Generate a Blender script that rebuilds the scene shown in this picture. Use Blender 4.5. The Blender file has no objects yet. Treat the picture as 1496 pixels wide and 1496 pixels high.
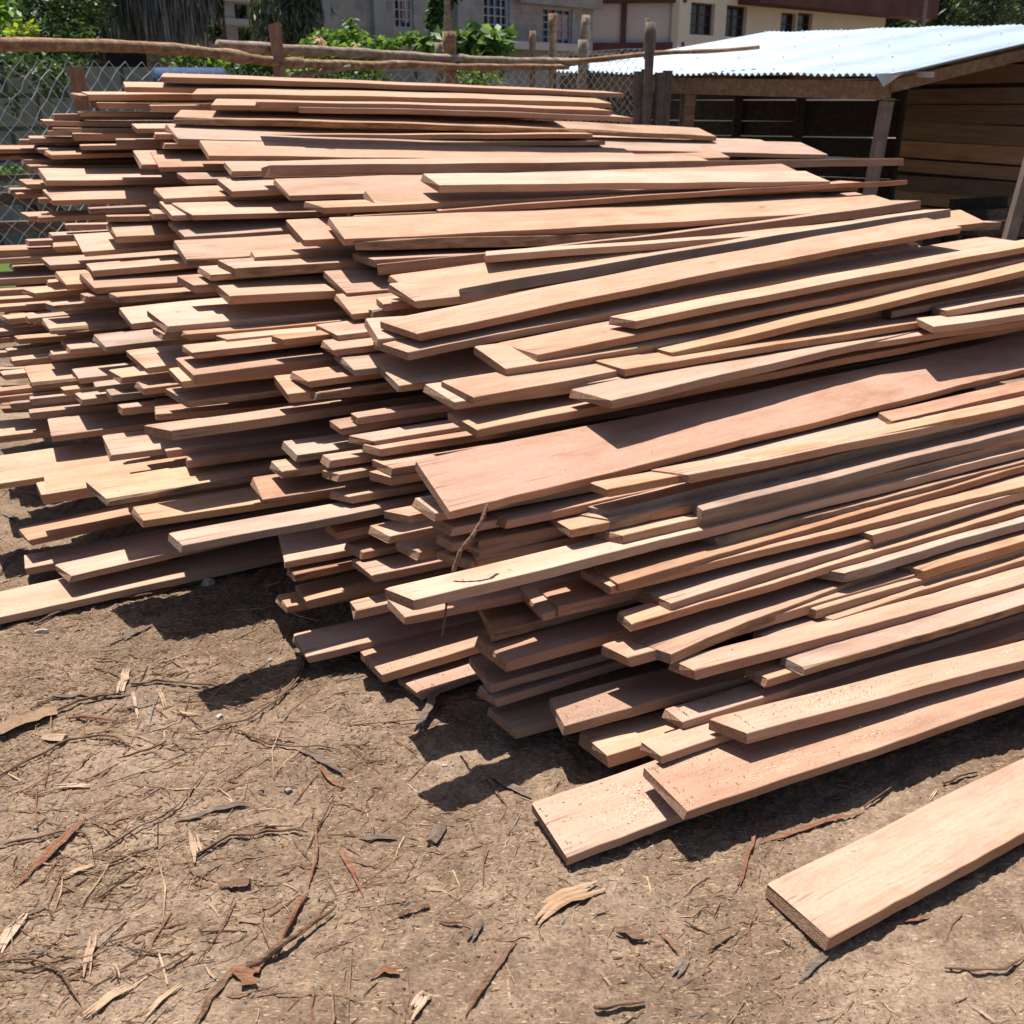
import bpy, bmesh, math, random
import numpy as np
from mathutils import Vector, Matrix
random.seed(7)
scn = bpy.context.scene
COL = scn.collection
PI = math.pi

# ------------------------------------------------------------------ camera frame
CAM_H = 1.6
TH = math.atan(598/1500.0)
CT, ST = math.cos(TH), math.sin(TH)
def at(u, v, t):
    """point seen at photo pixel (u, v), t metres deep"""
    x = (u-748)/1500.0; y = (v-748)/1500.0
    return Vector((x*t, (CT-ST*y)*t, CAM_H+(-ST-CT*y)*t))

# ------------------------------------------------------------------ helpers
def link(o, parent=None):
    COL.objects.link(o)
    if parent is not None: o.parent = parent
    return o
def tag(o, label=None, cat=None, group=None, kind=None):
    if label: o['label'] = label
    if cat: o['category'] = cat
    if group: o['group'] = group
    if kind: o['kind'] = kind
    return o
def empty(name, loc, label, cat, group=None):
    o = bpy.data.objects.new(name, None); o.location = loc; o.empty_display_size = .1
    link(o); return tag(o, label, cat, group)
class MB:
    """collects faces, builds ONE mesh object"""
    def __init__(s): s.v = []; s.f = []; s.m = []
    def add(s, vs, fs, mi=0):
        b = len(s.v); s.v.extend(tuple(p) for p in vs)
        for f in fs: s.f.append(tuple(b+i for i in f)); s.m.append(mi)
    def box(s, c, ax, ay, az, mi=0):
        c = Vector(c); ax = Vector(ax); ay = Vector(ay); az = Vector(az)
        vs = [c+ax*i+ay*j+az*k for k in (-1, 1) for j in (-1, 1) for i in (-1, 1)]
        s.add(vs, [(0,2,3,1),(4,5,7,6),(0,1,5,4),(2,6,7,3),(0,4,6,2),(1,3,7,5)], mi)
    def abox(s, lo, hi, mi=0):
        c = [(a+b)/2 for a, b in zip(lo, hi)]
        s.box(c, ((hi[0]-lo[0])/2,0,0), (0,(hi[1]-lo[1])/2,0), (0,0,(hi[2]-lo[2])/2), mi)
    def tube(s, pts, rad, n=6, mi=0, cap=True, rough=0, seed=0, flat=1.0):
        pts = [Vector(p) for p in pts]; k = len(pts); rr = random.Random(seed)
        rad = rad if isinstance(rad, (list, tuple)) else [rad]*k
        vs = []; up = Vector((0,0,1))
        for i, p in enumerate(pts):
            d = (pts[min(i+1,k-1)]-pts[max(i-1,0)])
            d = d.normalized() if d.length > 1e-9 else Vector((1,0,0))
            a = d.cross(up)
            a = a.normalized() if a.length > 1e-3 else Vector((1,0,0))
            b = a.cross(d).normalized()
            for j in range(n):
                t = 2*PI*j/n; r = rad[i]*(1+rr.uniform(-rough, rough))
                vs.append(p+a*math.cos(t)*r+b*math.sin(t)*r*flat)
        fs = [(i*n+j, i*n+(j+1)%n, (i+1)*n+(j+1)%n, (i+1)*n+j) for i in range(k-1) for j in range(n)]
        if cap: fs += [tuple(range(n-1,-1,-1)), tuple((k-1)*n+j for j in range(n))]
        s.add(vs, fs, mi)
    def build(s, name, mats, parent=None, smooth=False, origin=None):
        me = bpy.data.meshes.new(name)
        vs = s.v
        if origin is not None:
            o_ = Vector(origin); vs = [tuple(Vector(p)-o_) for p in vs]
        me.from_pydata(vs, [], s.f); me.update()
        mats = mats if isinstance(mats, (list, tuple)) else [mats]
        for m in mats: me.materials.append(m)
        if len(mats) > 1: me.polygons.foreach_set('material_index', s.m)
        if smooth: me.polygons.foreach_set('use_smooth', [True]*len(s.f))
        o = bpy.data.objects.new(name, me)
        if origin is not None and parent is None: o.location = origin
        return link(o, parent)
def part(mb, name, mats, root, smooth=False):
    """mesh in world coordinates, stored relative to its root Empty"""
    loc = Vector(root.location) if root.parent is None else Vector((0,0,0))
    mb.v = [tuple(Vector(p)-loc) for p in mb.v]
    return mb.build(name, mats, root, smooth)

# ------------------------------------------------------------------ node helpers
def mat(name):
    m = bpy.data.materials.new(name); m.use_nodes = True
    nt = m.node_tree; b = nt.nodes['Principled BSDF']
    return m, nt, b
def nd(nt, typ, **kw):
    n = nt.nodes.new(typ)
    for k, v in kw.items(): setattr(n, k, v)
    return n
def ramp(nt, fac, stops, interp='LINEAR'):
    r = nd(nt, 'ShaderNodeValToRGB'); r.color_ramp.interpolation = interp
    e = r.color_ramp.elements
    while len(e) < len(stops): e.new(.5)
    for x, (p, c) in zip(e, stops):
        x.position = p; x.color = (*c, 1) if len(c) == 3 else c
    if fac is not None: nt.links.new(fac, r.inputs[0])
    return r.outputs[0]
def noise(nt, vec, scale, detail=4, rough=.55, w=None, dist=0):
    n = nd(nt, 'ShaderNodeTexNoise')
    if w is not None:
        n.noise_dimensions = '4D'; nt.links.new(w, n.inputs['W'])
    n.inputs['Scale'].default_value = scale; n.inputs['Detail'].default_value = detail
    n.inputs['Roughness'].default_value = rough; n.inputs['Distortion'].default_value = dist
    if vec is not None: nt.links.new(vec, n.inputs['Vector'])
    return n.outputs[0]
def mapping(nt, vec, scale, loc=(0,0,0), rot=(0,0,0)):
    m = nd(nt, 'ShaderNodeMapping'); m.inputs['Scale'].default_value = scale
    m.inputs['Location'].default_value = loc; m.inputs['Rotation'].default_value = rot
    nt.links.new(vec, m.inputs['Vector']); return m.outputs[0]
def mixc(nt, fac, a, b, blend='MIX'):
    m = nd(nt, 'ShaderNodeMix', data_type='RGBA', blend_type=blend)
    for s, v in ((m.inputs[0], fac), (m.inputs[6], a), (m.inputs[7], b)):
        if isinstance(v, (int, float)): s.default_value = v
        elif isinstance(v, (tuple, list)): s.default_value = (*v, 1)
        else: nt.links.new(v, s)
    return m.outputs[2]
def math_(nt, op, a, b=None, clamp=False):
    m = nd(nt, 'ShaderNodeMath', operation=op, use_clamp=clamp)
    for s, v in zip(m.inputs, (a, b)):
        if v is None: continue
        if isinstance(v, (int, float)): s.default_value = v
        else: nt.links.new(v, s)
    return m.outputs[0]
def bump(nt, b, h, strength=.3, dist=.01, prev=None):
    n = nd(nt, 'ShaderNodeBump'); n.inputs['Strength'].default_value = strength; n.inputs['Distance'].default_value = dist
    nt.links.new(h, n.inputs['Height'])
    if prev is not None: nt.links.new(prev, n.inputs['Normal'])
    nt.links.new(n.outputs[0], b.inputs['Normal']); return n.outputs[0]

# ------------------------------------------------------------------ wood
def wood(name, c_lo, c_mid, c_hi, stain=(.34,.17,.09), stain_amt=.5, saw=.5, speck=0.0, rough=.75, hue=.06, dark=.0):
    m, nt, b = mat(name)
    tc = nd(nt, 'ShaderNodeTexCoord'); oi = nd(nt, 'ShaderNodeObjectInfo')
    rnd = math_(nt, 'MULTIPLY', oi.outputs['Random'], 37.0)
    P = tc.outputs['Object']
    warp = noise(nt, mapping(nt, P, (1.3,3,3)), 1.0, 2, .5, rnd)
    wv = nd(nt, 'ShaderNodeVectorMath', operation='MULTIPLY_ADD')
    cmb = nd(nt, 'ShaderNodeCombineXYZ'); nt.links.new(warp, cmb.inputs[1]); nt.links.new(warp, cmb.inputs[2])
    nt.links.new(cmb.outputs[0], wv.inputs[0]); wv.inputs[1].default_value = (0,.10,.10); nt.links.new(P, wv.inputs[2])
    Q = wv.outputs[0]
    g1 = noise(nt, mapping(nt, Q, (1.5,15,15)), 1.0, 5, .62, rnd)        # broad grain
    g2 = noise(nt, mapping(nt, Q, (5,190,190)), 1.0, 3, .6, rnd)        # fine grain
    base = ramp(nt, g1, [(.22, c_lo), (.5, c_mid), (.78, c_hi)])
    fine = ramp(nt, g2, [(.28, (.70,.66,.62)), (.5, (.97,.97,.97)), (.7, (1.07,1.07,1.08))])
    col = mixc(nt, .55, base, fine, 'MULTIPLY')
    fz = noise(nt, mapping(nt, P, (70,150,150)), 1.0, 4, .75, rnd)
    col = mixc(nt, .8, col, ramp(nt, fz, [(.3,(.84,.81,.79)),(.5,(1,1,1)),(.7,(1.08,1.09,1.10))]), 'MULTIPLY')
    # saw marks: fine bands across the board
    sw = nd(nt, 'ShaderNodeTexWave', wave_type='BANDS', bands_direction='X')
    sw.inputs['Scale'].default_value = 42; sw.inputs['Distortion'].default_value = 2.2; sw.inputs['Detail'].default_value = 3
    sw.inputs['Detail Scale'].default_value = 1.2
    nt.links.new(mapping(nt, P, (1,.35,1), rot=(0,0,.35)), sw.inputs['Vector'])
    swm = noise(nt, P, 3.0, 2, .5, rnd)
    swf = math_(nt, 'MULTIPLY', ramp(nt, swm, [(.42,(0,0,0)),(.62,(1,1,1))]), sw.outputs[0])
    col = mixc(nt, math_(nt, 'MULTIPLY', swf, .16*saw), col, (c_lo[0]*.6,c_lo[1]*.55,c_lo[2]*.5))
    # stains
    st = noise(nt, mapping(nt, P, (2.2,6,6)), 1.0, 5, .62, rnd)
    stf = ramp(nt, st, [(.53,(0,0,0)),(.70,(1,1,1))])
    col = mixc(nt, math_(nt, 'MULTIPLY', stf, stain_amt), col, stain)
    ck = noise(nt, mapping(nt, Q, (1.1,75,75), loc=(4,9,3)), 1.0, 3, .55, rnd)
    ckm = noise(nt, mapping(nt, P, (1.6,5,5), loc=(8,1,6)), 1.0, 3, .6, rnd)
    ckf = math_(nt, 'MULTIPLY', ramp(nt, ck, [(.655,(0,0,0)),(.69,(1,1,1))]), ramp(nt, ckm, [(.46,(0,0,0)),(.56,(1,1,1))]))
    col = mixc(nt, math_(nt, 'MULTIPLY', ckf, .6), col, (.15,.075,.045))
    sxx = nd(nt, 'ShaderNodeSeparateXYZ'); nt.links.new(P, sxx.inputs[0])
    nearend = math_(nt, 'SUBTRACT', 1.0, math_(nt, 'MULTIPLY', sxx.outputs[0], 5.5), clamp=True)
    ce = noise(nt, mapping(nt, Q, (2.0,95,95), loc=(2,2,7)), 1.0, 2, .5, rnd)
    cef = math_(nt, 'MULTIPLY', ramp(nt, ce, [(.60,(0,0,0)),(.645,(1,1,1))]), nearend)
    col = mixc(nt, math_(nt, 'MULTIPLY', cef, .75), col, (.11,.055,.034))
    edge = math_(nt, 'SUBTRACT', 1.0, math_(nt, 'MULTIPLY', math_(nt, 'ADD', sxx.outputs[0], math_(nt, 'MULTIPLY', g1, .05)), 22.0), clamp=True)
    col = mixc(nt, math_(nt, 'MULTIPLY', edge, .35), col, (c_lo[0]*.62,c_lo[1]*.55,c_lo[2]*.5))
    bl = noise(nt, mapping(nt, P, (3.2,9,9), loc=(1,5,2)), 1.0, 6, .7, rnd)
    col = mixc(nt, .8, col, ramp(nt, bl, [(.3,(.74,.68,.63)),(.5,(1,1,1)),(.7,(1.10,1.12,1.14))]), 'MULTIPLY')
    # greyish bloom
    gb = noise(nt, mapping(nt, P, (1.4,4,4), loc=(5,2,1)), 1.0, 4, .6, rnd)
    col = mixc(nt, math_(nt, 'MULTIPLY', ramp(nt, gb, [(.47,(0,0,0)),(.70,(1,1,1))]), .32), col, (.40,.285,.205))
    # small knots and checks
    vo = nd(nt, 'ShaderNodeTexVoronoi', feature='DISTANCE_TO_EDGE'); 
    vk = nd(nt, 'ShaderNodeTexVoronoi'); vk.inputs['Scale'].default_value = 1.0
    nt.links.new(mapping(nt, P, (2.3,6,1), loc=(.3,.2,0)), vk.inputs['Vector'])
    kn = ramp(nt, vk.outputs['Distance'], [(.0,(1,1,1)),(.045,(1,1,1)),(.10,(0,0,0))])
    kgate = math_(nt, 'GREATER_THAN', noise(nt, mapping(nt, P, (1.1,2,1)), 1.0, 1, .5, rnd), .56)
    col = mixc(nt, math_(nt, 'MULTIPLY', math_(nt, 'MULTIPLY', kn, kgate), .75), col, (.12,.06,.035))
    # specks of dirt and sawdust
    sp = noise(nt, P, 210, 2, .6)
    spm = noise(nt, mapping(nt, P, (3,8,8), loc=(2,7,1)), 1.0, 4, .65, rnd)
    lo = .63-.10*speck
    spf = math_(nt, 'MULTIPLY', ramp(nt, sp, [(lo,(0,0,0)),(lo+.05,(1,1,1))]), ramp(nt, spm, [(.50-.06*speck,(0,0,0)),(.64,(1,1,1))]))
    col = mixc(nt, math_(nt, 'MULTIPLY', spf, .55+.3*speck), col, (.13,.09,.065))
    if speck > .3:
        sp2 = noise(nt, mapping(nt, P, (1,1,1), loc=(3,3,3)), 260, 2, .6)
        spg = math_(nt, 'MULTIPLY', ramp(nt, sp2, [(.60,(0,0,0)),(.64,(1,1,1))]), ramp(nt, spm, [(.47,(0,0,0)),(.6,(1,1,1))]))
        col = mixc(nt, math_(nt, 'MULTIPLY', spg, .7), col, (.62,.50,.36))
    # per board variation
    hs = nd(nt, 'ShaderNodeHueSaturation'); nt.links.new(col, hs.inputs['Color'])
    r2 = math_(nt, 'FRACT', math_(nt, 'MULTIPLY', oi.outputs['Random'], 91.7))
    nt.links.new(math_(nt, 'ADD', math_(nt, 'MULTIPLY', oi.outputs['Random'], .007), .4955), hs.inputs['Hue'])
    nt.links.new(math_(nt, 'ADD', math_(nt, 'MULTIPLY', r2, .22), .88), hs.inputs['Saturation'])
    nt.links.new(math_(nt, 'ADD', math_(nt, 'MULTIPLY', math_(nt, 'FRACT', math_(nt, 'MULTIPLY', oi.outputs['Random'], 13.3)), .27), .84-dark), hs.inputs['Value'])
    nt.links.new(hs.outputs[0], b.inputs['Base Color'])
    b.inputs['Roughness'].default_value = rough
    b.inputs['Specular IOR Level'].default_value = .25
    hh = math_(nt, 'ADD', math_(nt, 'MULTIPLY', g2, .6), math_(nt, 'MULTIPLY', swf, .35*saw))
    hh = math_(nt, 'ADD', hh, math_(nt, 'MULTIPLY', noise(nt, P, 420, 2, .6), .35))
    bump(nt, b, hh, .45, .0016)
    return m
def endgrain(name, c1, c2):
    m, nt, b = mat(name)
    tc = nd(nt, 'ShaderNodeTexCoord'); oi = nd(nt, 'ShaderNodeObjectInfo')
    P = tc.outputs['Object']; rnd = math_(nt, 'MULTIPLY', oi.outputs['Random'], 37.0)
    n1 = noise(nt, mapping(nt, P, (40,130,220)), 1.0, 3, .7, rnd)
    n2 = noise(nt, mapping(nt, P, (10,30,60)), 1.0, 3, .6, rnd)
    c = ramp(nt, n1, [(.35, c1), (.62, c2)])
    c = mixc(nt, math_(nt, 'MULTIPLY', n2, .55), c, (c1[0]*.6, c1[1]*.55, c1[2]*.5))
    # ring arcs and saw streaks
    wv = nd(nt, 'ShaderNodeTexWave', wave_type='BANDS', bands_direction='DIAGONAL')
    wv.inputs['Scale'].default_value = 95; wv.inputs['Distortion'].default_value = 3; nt.links.new(P, wv.inputs['Vector'])
    c = mixc(nt, math_(nt, 'MULTIPLY', wv.outputs[0], .07), c, (.12,.07,.045))
    nt.links.new(c, b.inputs['Base Color']); b.inputs['Roughness'].default_value = .9; b.inputs['Specular IOR Level'].default_value = .1
    bump(nt, b, math_(nt, 'ADD', n1, math_(nt, 'MULTIPLY', wv.outputs[0], .12)), .7, .003)
    return m
def barkmat(name, cols, sc=(9,60,60)):
    m, nt, b = mat(name)
    tc = nd(nt, 'ShaderNodeTexCoord'); oi = nd(nt, 'ShaderNodeObjectInfo')
    P = tc.outputs['Object']; rnd = math_(nt, 'MULTIPLY', oi.outputs['Random'], 37.0)
    n1 = noise(nt, mapping(nt, P, sc), 1.0, 5, .65, rnd)
    n2 = noise(nt, mapping(nt, P, (4,14,14)), 1.0, 4, .6, rnd)
    c = ramp(nt, n1, [(.32, cols[0]), (.5, cols[1]), (.66, cols[2])])
    c = mixc(nt, math_(nt, 'MULTIPLY', ramp(nt, n2, [(.45,(0,0,0)),(.62,(1,1,1))]), .7), c, cols[3])
    nt.links.new(c, b.inputs['Base Color']); b.inputs['Roughness'].default_value = .92; b.inputs['Specular IOR Level'].default_value = .1
    bump(nt, b, n1, .8, .006)
    return m
W = {
 'p': wood('wood_pale', (.365,.212,.136), (.44,.272,.182), (.50,.332,.238), stain_amt=.55),
 'o': wood('wood_honey', (.36,.204,.124), (.44,.265,.171), (.495,.325,.224), stain_amt=.55),
 'r': wood('wood_reddish', (.33,.182,.114), (.405,.238,.156), (.465,.298,.208), stain=(.20,.09,.055), stain_amt=.5),
 'g': wood('wood_weathered', (.31,.195,.132), (.395,.263,.188), (.455,.325,.242), stain=(.13,.09,.066), stain_amt=.5),
 'b': wood('wood_barky', (.345,.202,.127), (.425,.26,.171), (.485,.32,.224), stain=(.18,.10,.065), stain_amt=.65),
 'd': wood('wood_dusty', (.315,.178,.117), (.37,.222,.151), (.42,.268,.193), stain=(.20,.12,.08), stain_amt=.5, speck=.7),
 's': wood('wood_pink', (.375,.216,.15), (.425,.254,.182), (.455,.284,.211), stain=(.27,.12,.052), stain_amt=.8, saw=.3, speck=.1),
}
SIDE = {  # sawn edges; shade and warm bounce light are put into these colours too
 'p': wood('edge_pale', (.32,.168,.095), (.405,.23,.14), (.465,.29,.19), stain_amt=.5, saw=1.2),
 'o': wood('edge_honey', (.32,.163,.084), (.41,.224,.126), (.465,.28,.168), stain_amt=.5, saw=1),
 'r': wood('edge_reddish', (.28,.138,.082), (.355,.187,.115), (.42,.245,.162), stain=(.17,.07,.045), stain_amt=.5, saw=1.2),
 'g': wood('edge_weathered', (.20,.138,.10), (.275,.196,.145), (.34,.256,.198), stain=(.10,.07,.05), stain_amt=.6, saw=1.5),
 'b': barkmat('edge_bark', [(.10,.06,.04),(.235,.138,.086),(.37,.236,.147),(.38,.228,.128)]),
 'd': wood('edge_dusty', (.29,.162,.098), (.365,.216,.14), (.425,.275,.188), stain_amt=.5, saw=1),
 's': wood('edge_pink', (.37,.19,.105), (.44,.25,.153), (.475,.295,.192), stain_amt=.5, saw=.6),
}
END = {'n': endgrain('end_grain', (.17,.095,.06), (.37,.235,.16)), 'g': endgrain('end_grain_grey', (.13,.092,.072), (.30,.225,.175))}

def plank_mesh(rnd, L, Wd, T, sk, tone, bend, fine):
    """board along +x, near edge at y=0, top at z=0"""
    step = .05 if fine else .10
    n = max(8, int(L/step))
    if bend:
        bx, bz = bend[0]; amp = bz/max(.3, 4*(bx/L)*(1-bx/L)); amp = max(-.016, min(.016, amp*.6))
    else: amp = rnd.uniform(-.012, .010)
    def prof(x): return 4*amp*(x/L)*(1-x/L)
    ph = [rnd.uniform(0,6.28) for _ in range(12)]
    wav = .0011 if tone != 'b' else .0026
    tw = rnd.uniform(-.012,.012); taper = rnd.uniform(-.012,.012); bow = rnd.uniform(-.008,.008)
    skr = rnd.uniform(-.03,.03)
    c = .0016
    V = []; 
    for i in range(n+1):
        x = L*i/n
        if i == 1: x = .012
        if i == n-1: x = L-.012
        s = x/L
        e0 = rnd.uniform(-.0012,.0012)+wav*(math.sin(x*5.1+ph[0])+.6*math.sin(x*11.3+ph[1])+.4*math.sin(x*27+ph[2])+.25*math.sin(x*61+ph[3]))+bow*4*s*(1-s)
        e1 = .0022*(math.sin(x*4.1+ph[4])+.6*math.sin(x*13+ph[5]))+taper*s+bow*4*s*(1-s)
        wane = 0; wz = 0
        if tone == 'b':
            q = max(0, math.sin(x*2.3+ph[6])+.5*math.sin(x*7.1+ph[7])+.2*math.sin(x*23+ph[9])); wane = .013*q; wz = .008*q
        zt = prof(x)+.0012*math.sin(x*9+ph[8])
        Tt = T*(1+.03*math.sin(x*3.7+ph[10]))
        y0, y1 = e0, Wd+e1
        if i in (0, n):
            j = [rnd.uniform(-.0015,.0015) for _ in range(8)]
            ins = .0012; sg = 1 if i == 0 else -1
            for kk in ((0,7),(1,2),(5,6)):
                if rnd.random() < .45:
                    q = rnd.uniform(.002,.011)*sg
                    for k_ in kk: j[k_] += q
        else: j = [0]*8; ins = 0
        ring = [(y0+c+wane+ins, -ins), (y1-c-ins, -ins), (y1-ins,-c-ins), (y1-ins,-Tt+c+ins), (y1-c-ins,-Tt+ins), (y0+c+ins,-Tt+ins), (y0+ins,-Tt+c+ins), (y0+ins+wane*.3,-c-wz-ins)]
        for k, (y, z) in enumerate(ring):
            xs = x+(sk*(y/Wd)*(1-s) if True else 0)+skr*(y/Wd)*s+j[k]
            V.append((xs, y, zt+z+tw*s*(y/Wd-.5)))
    F = []; M = []
    for i in range(n):
        for k in range(8):
            a, b_ = i*8+k, i*8+(k+1)%8
            F.append((a, b_, b_+8, a+8)); M.append(0 if k in (0,4) else 1)
    F.append(tuple(range(7,-1,-1))); M.append(2)
    F.append(tuple(n*8+k for k in range(8))); M.append(2)
    return V, F, M

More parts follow.
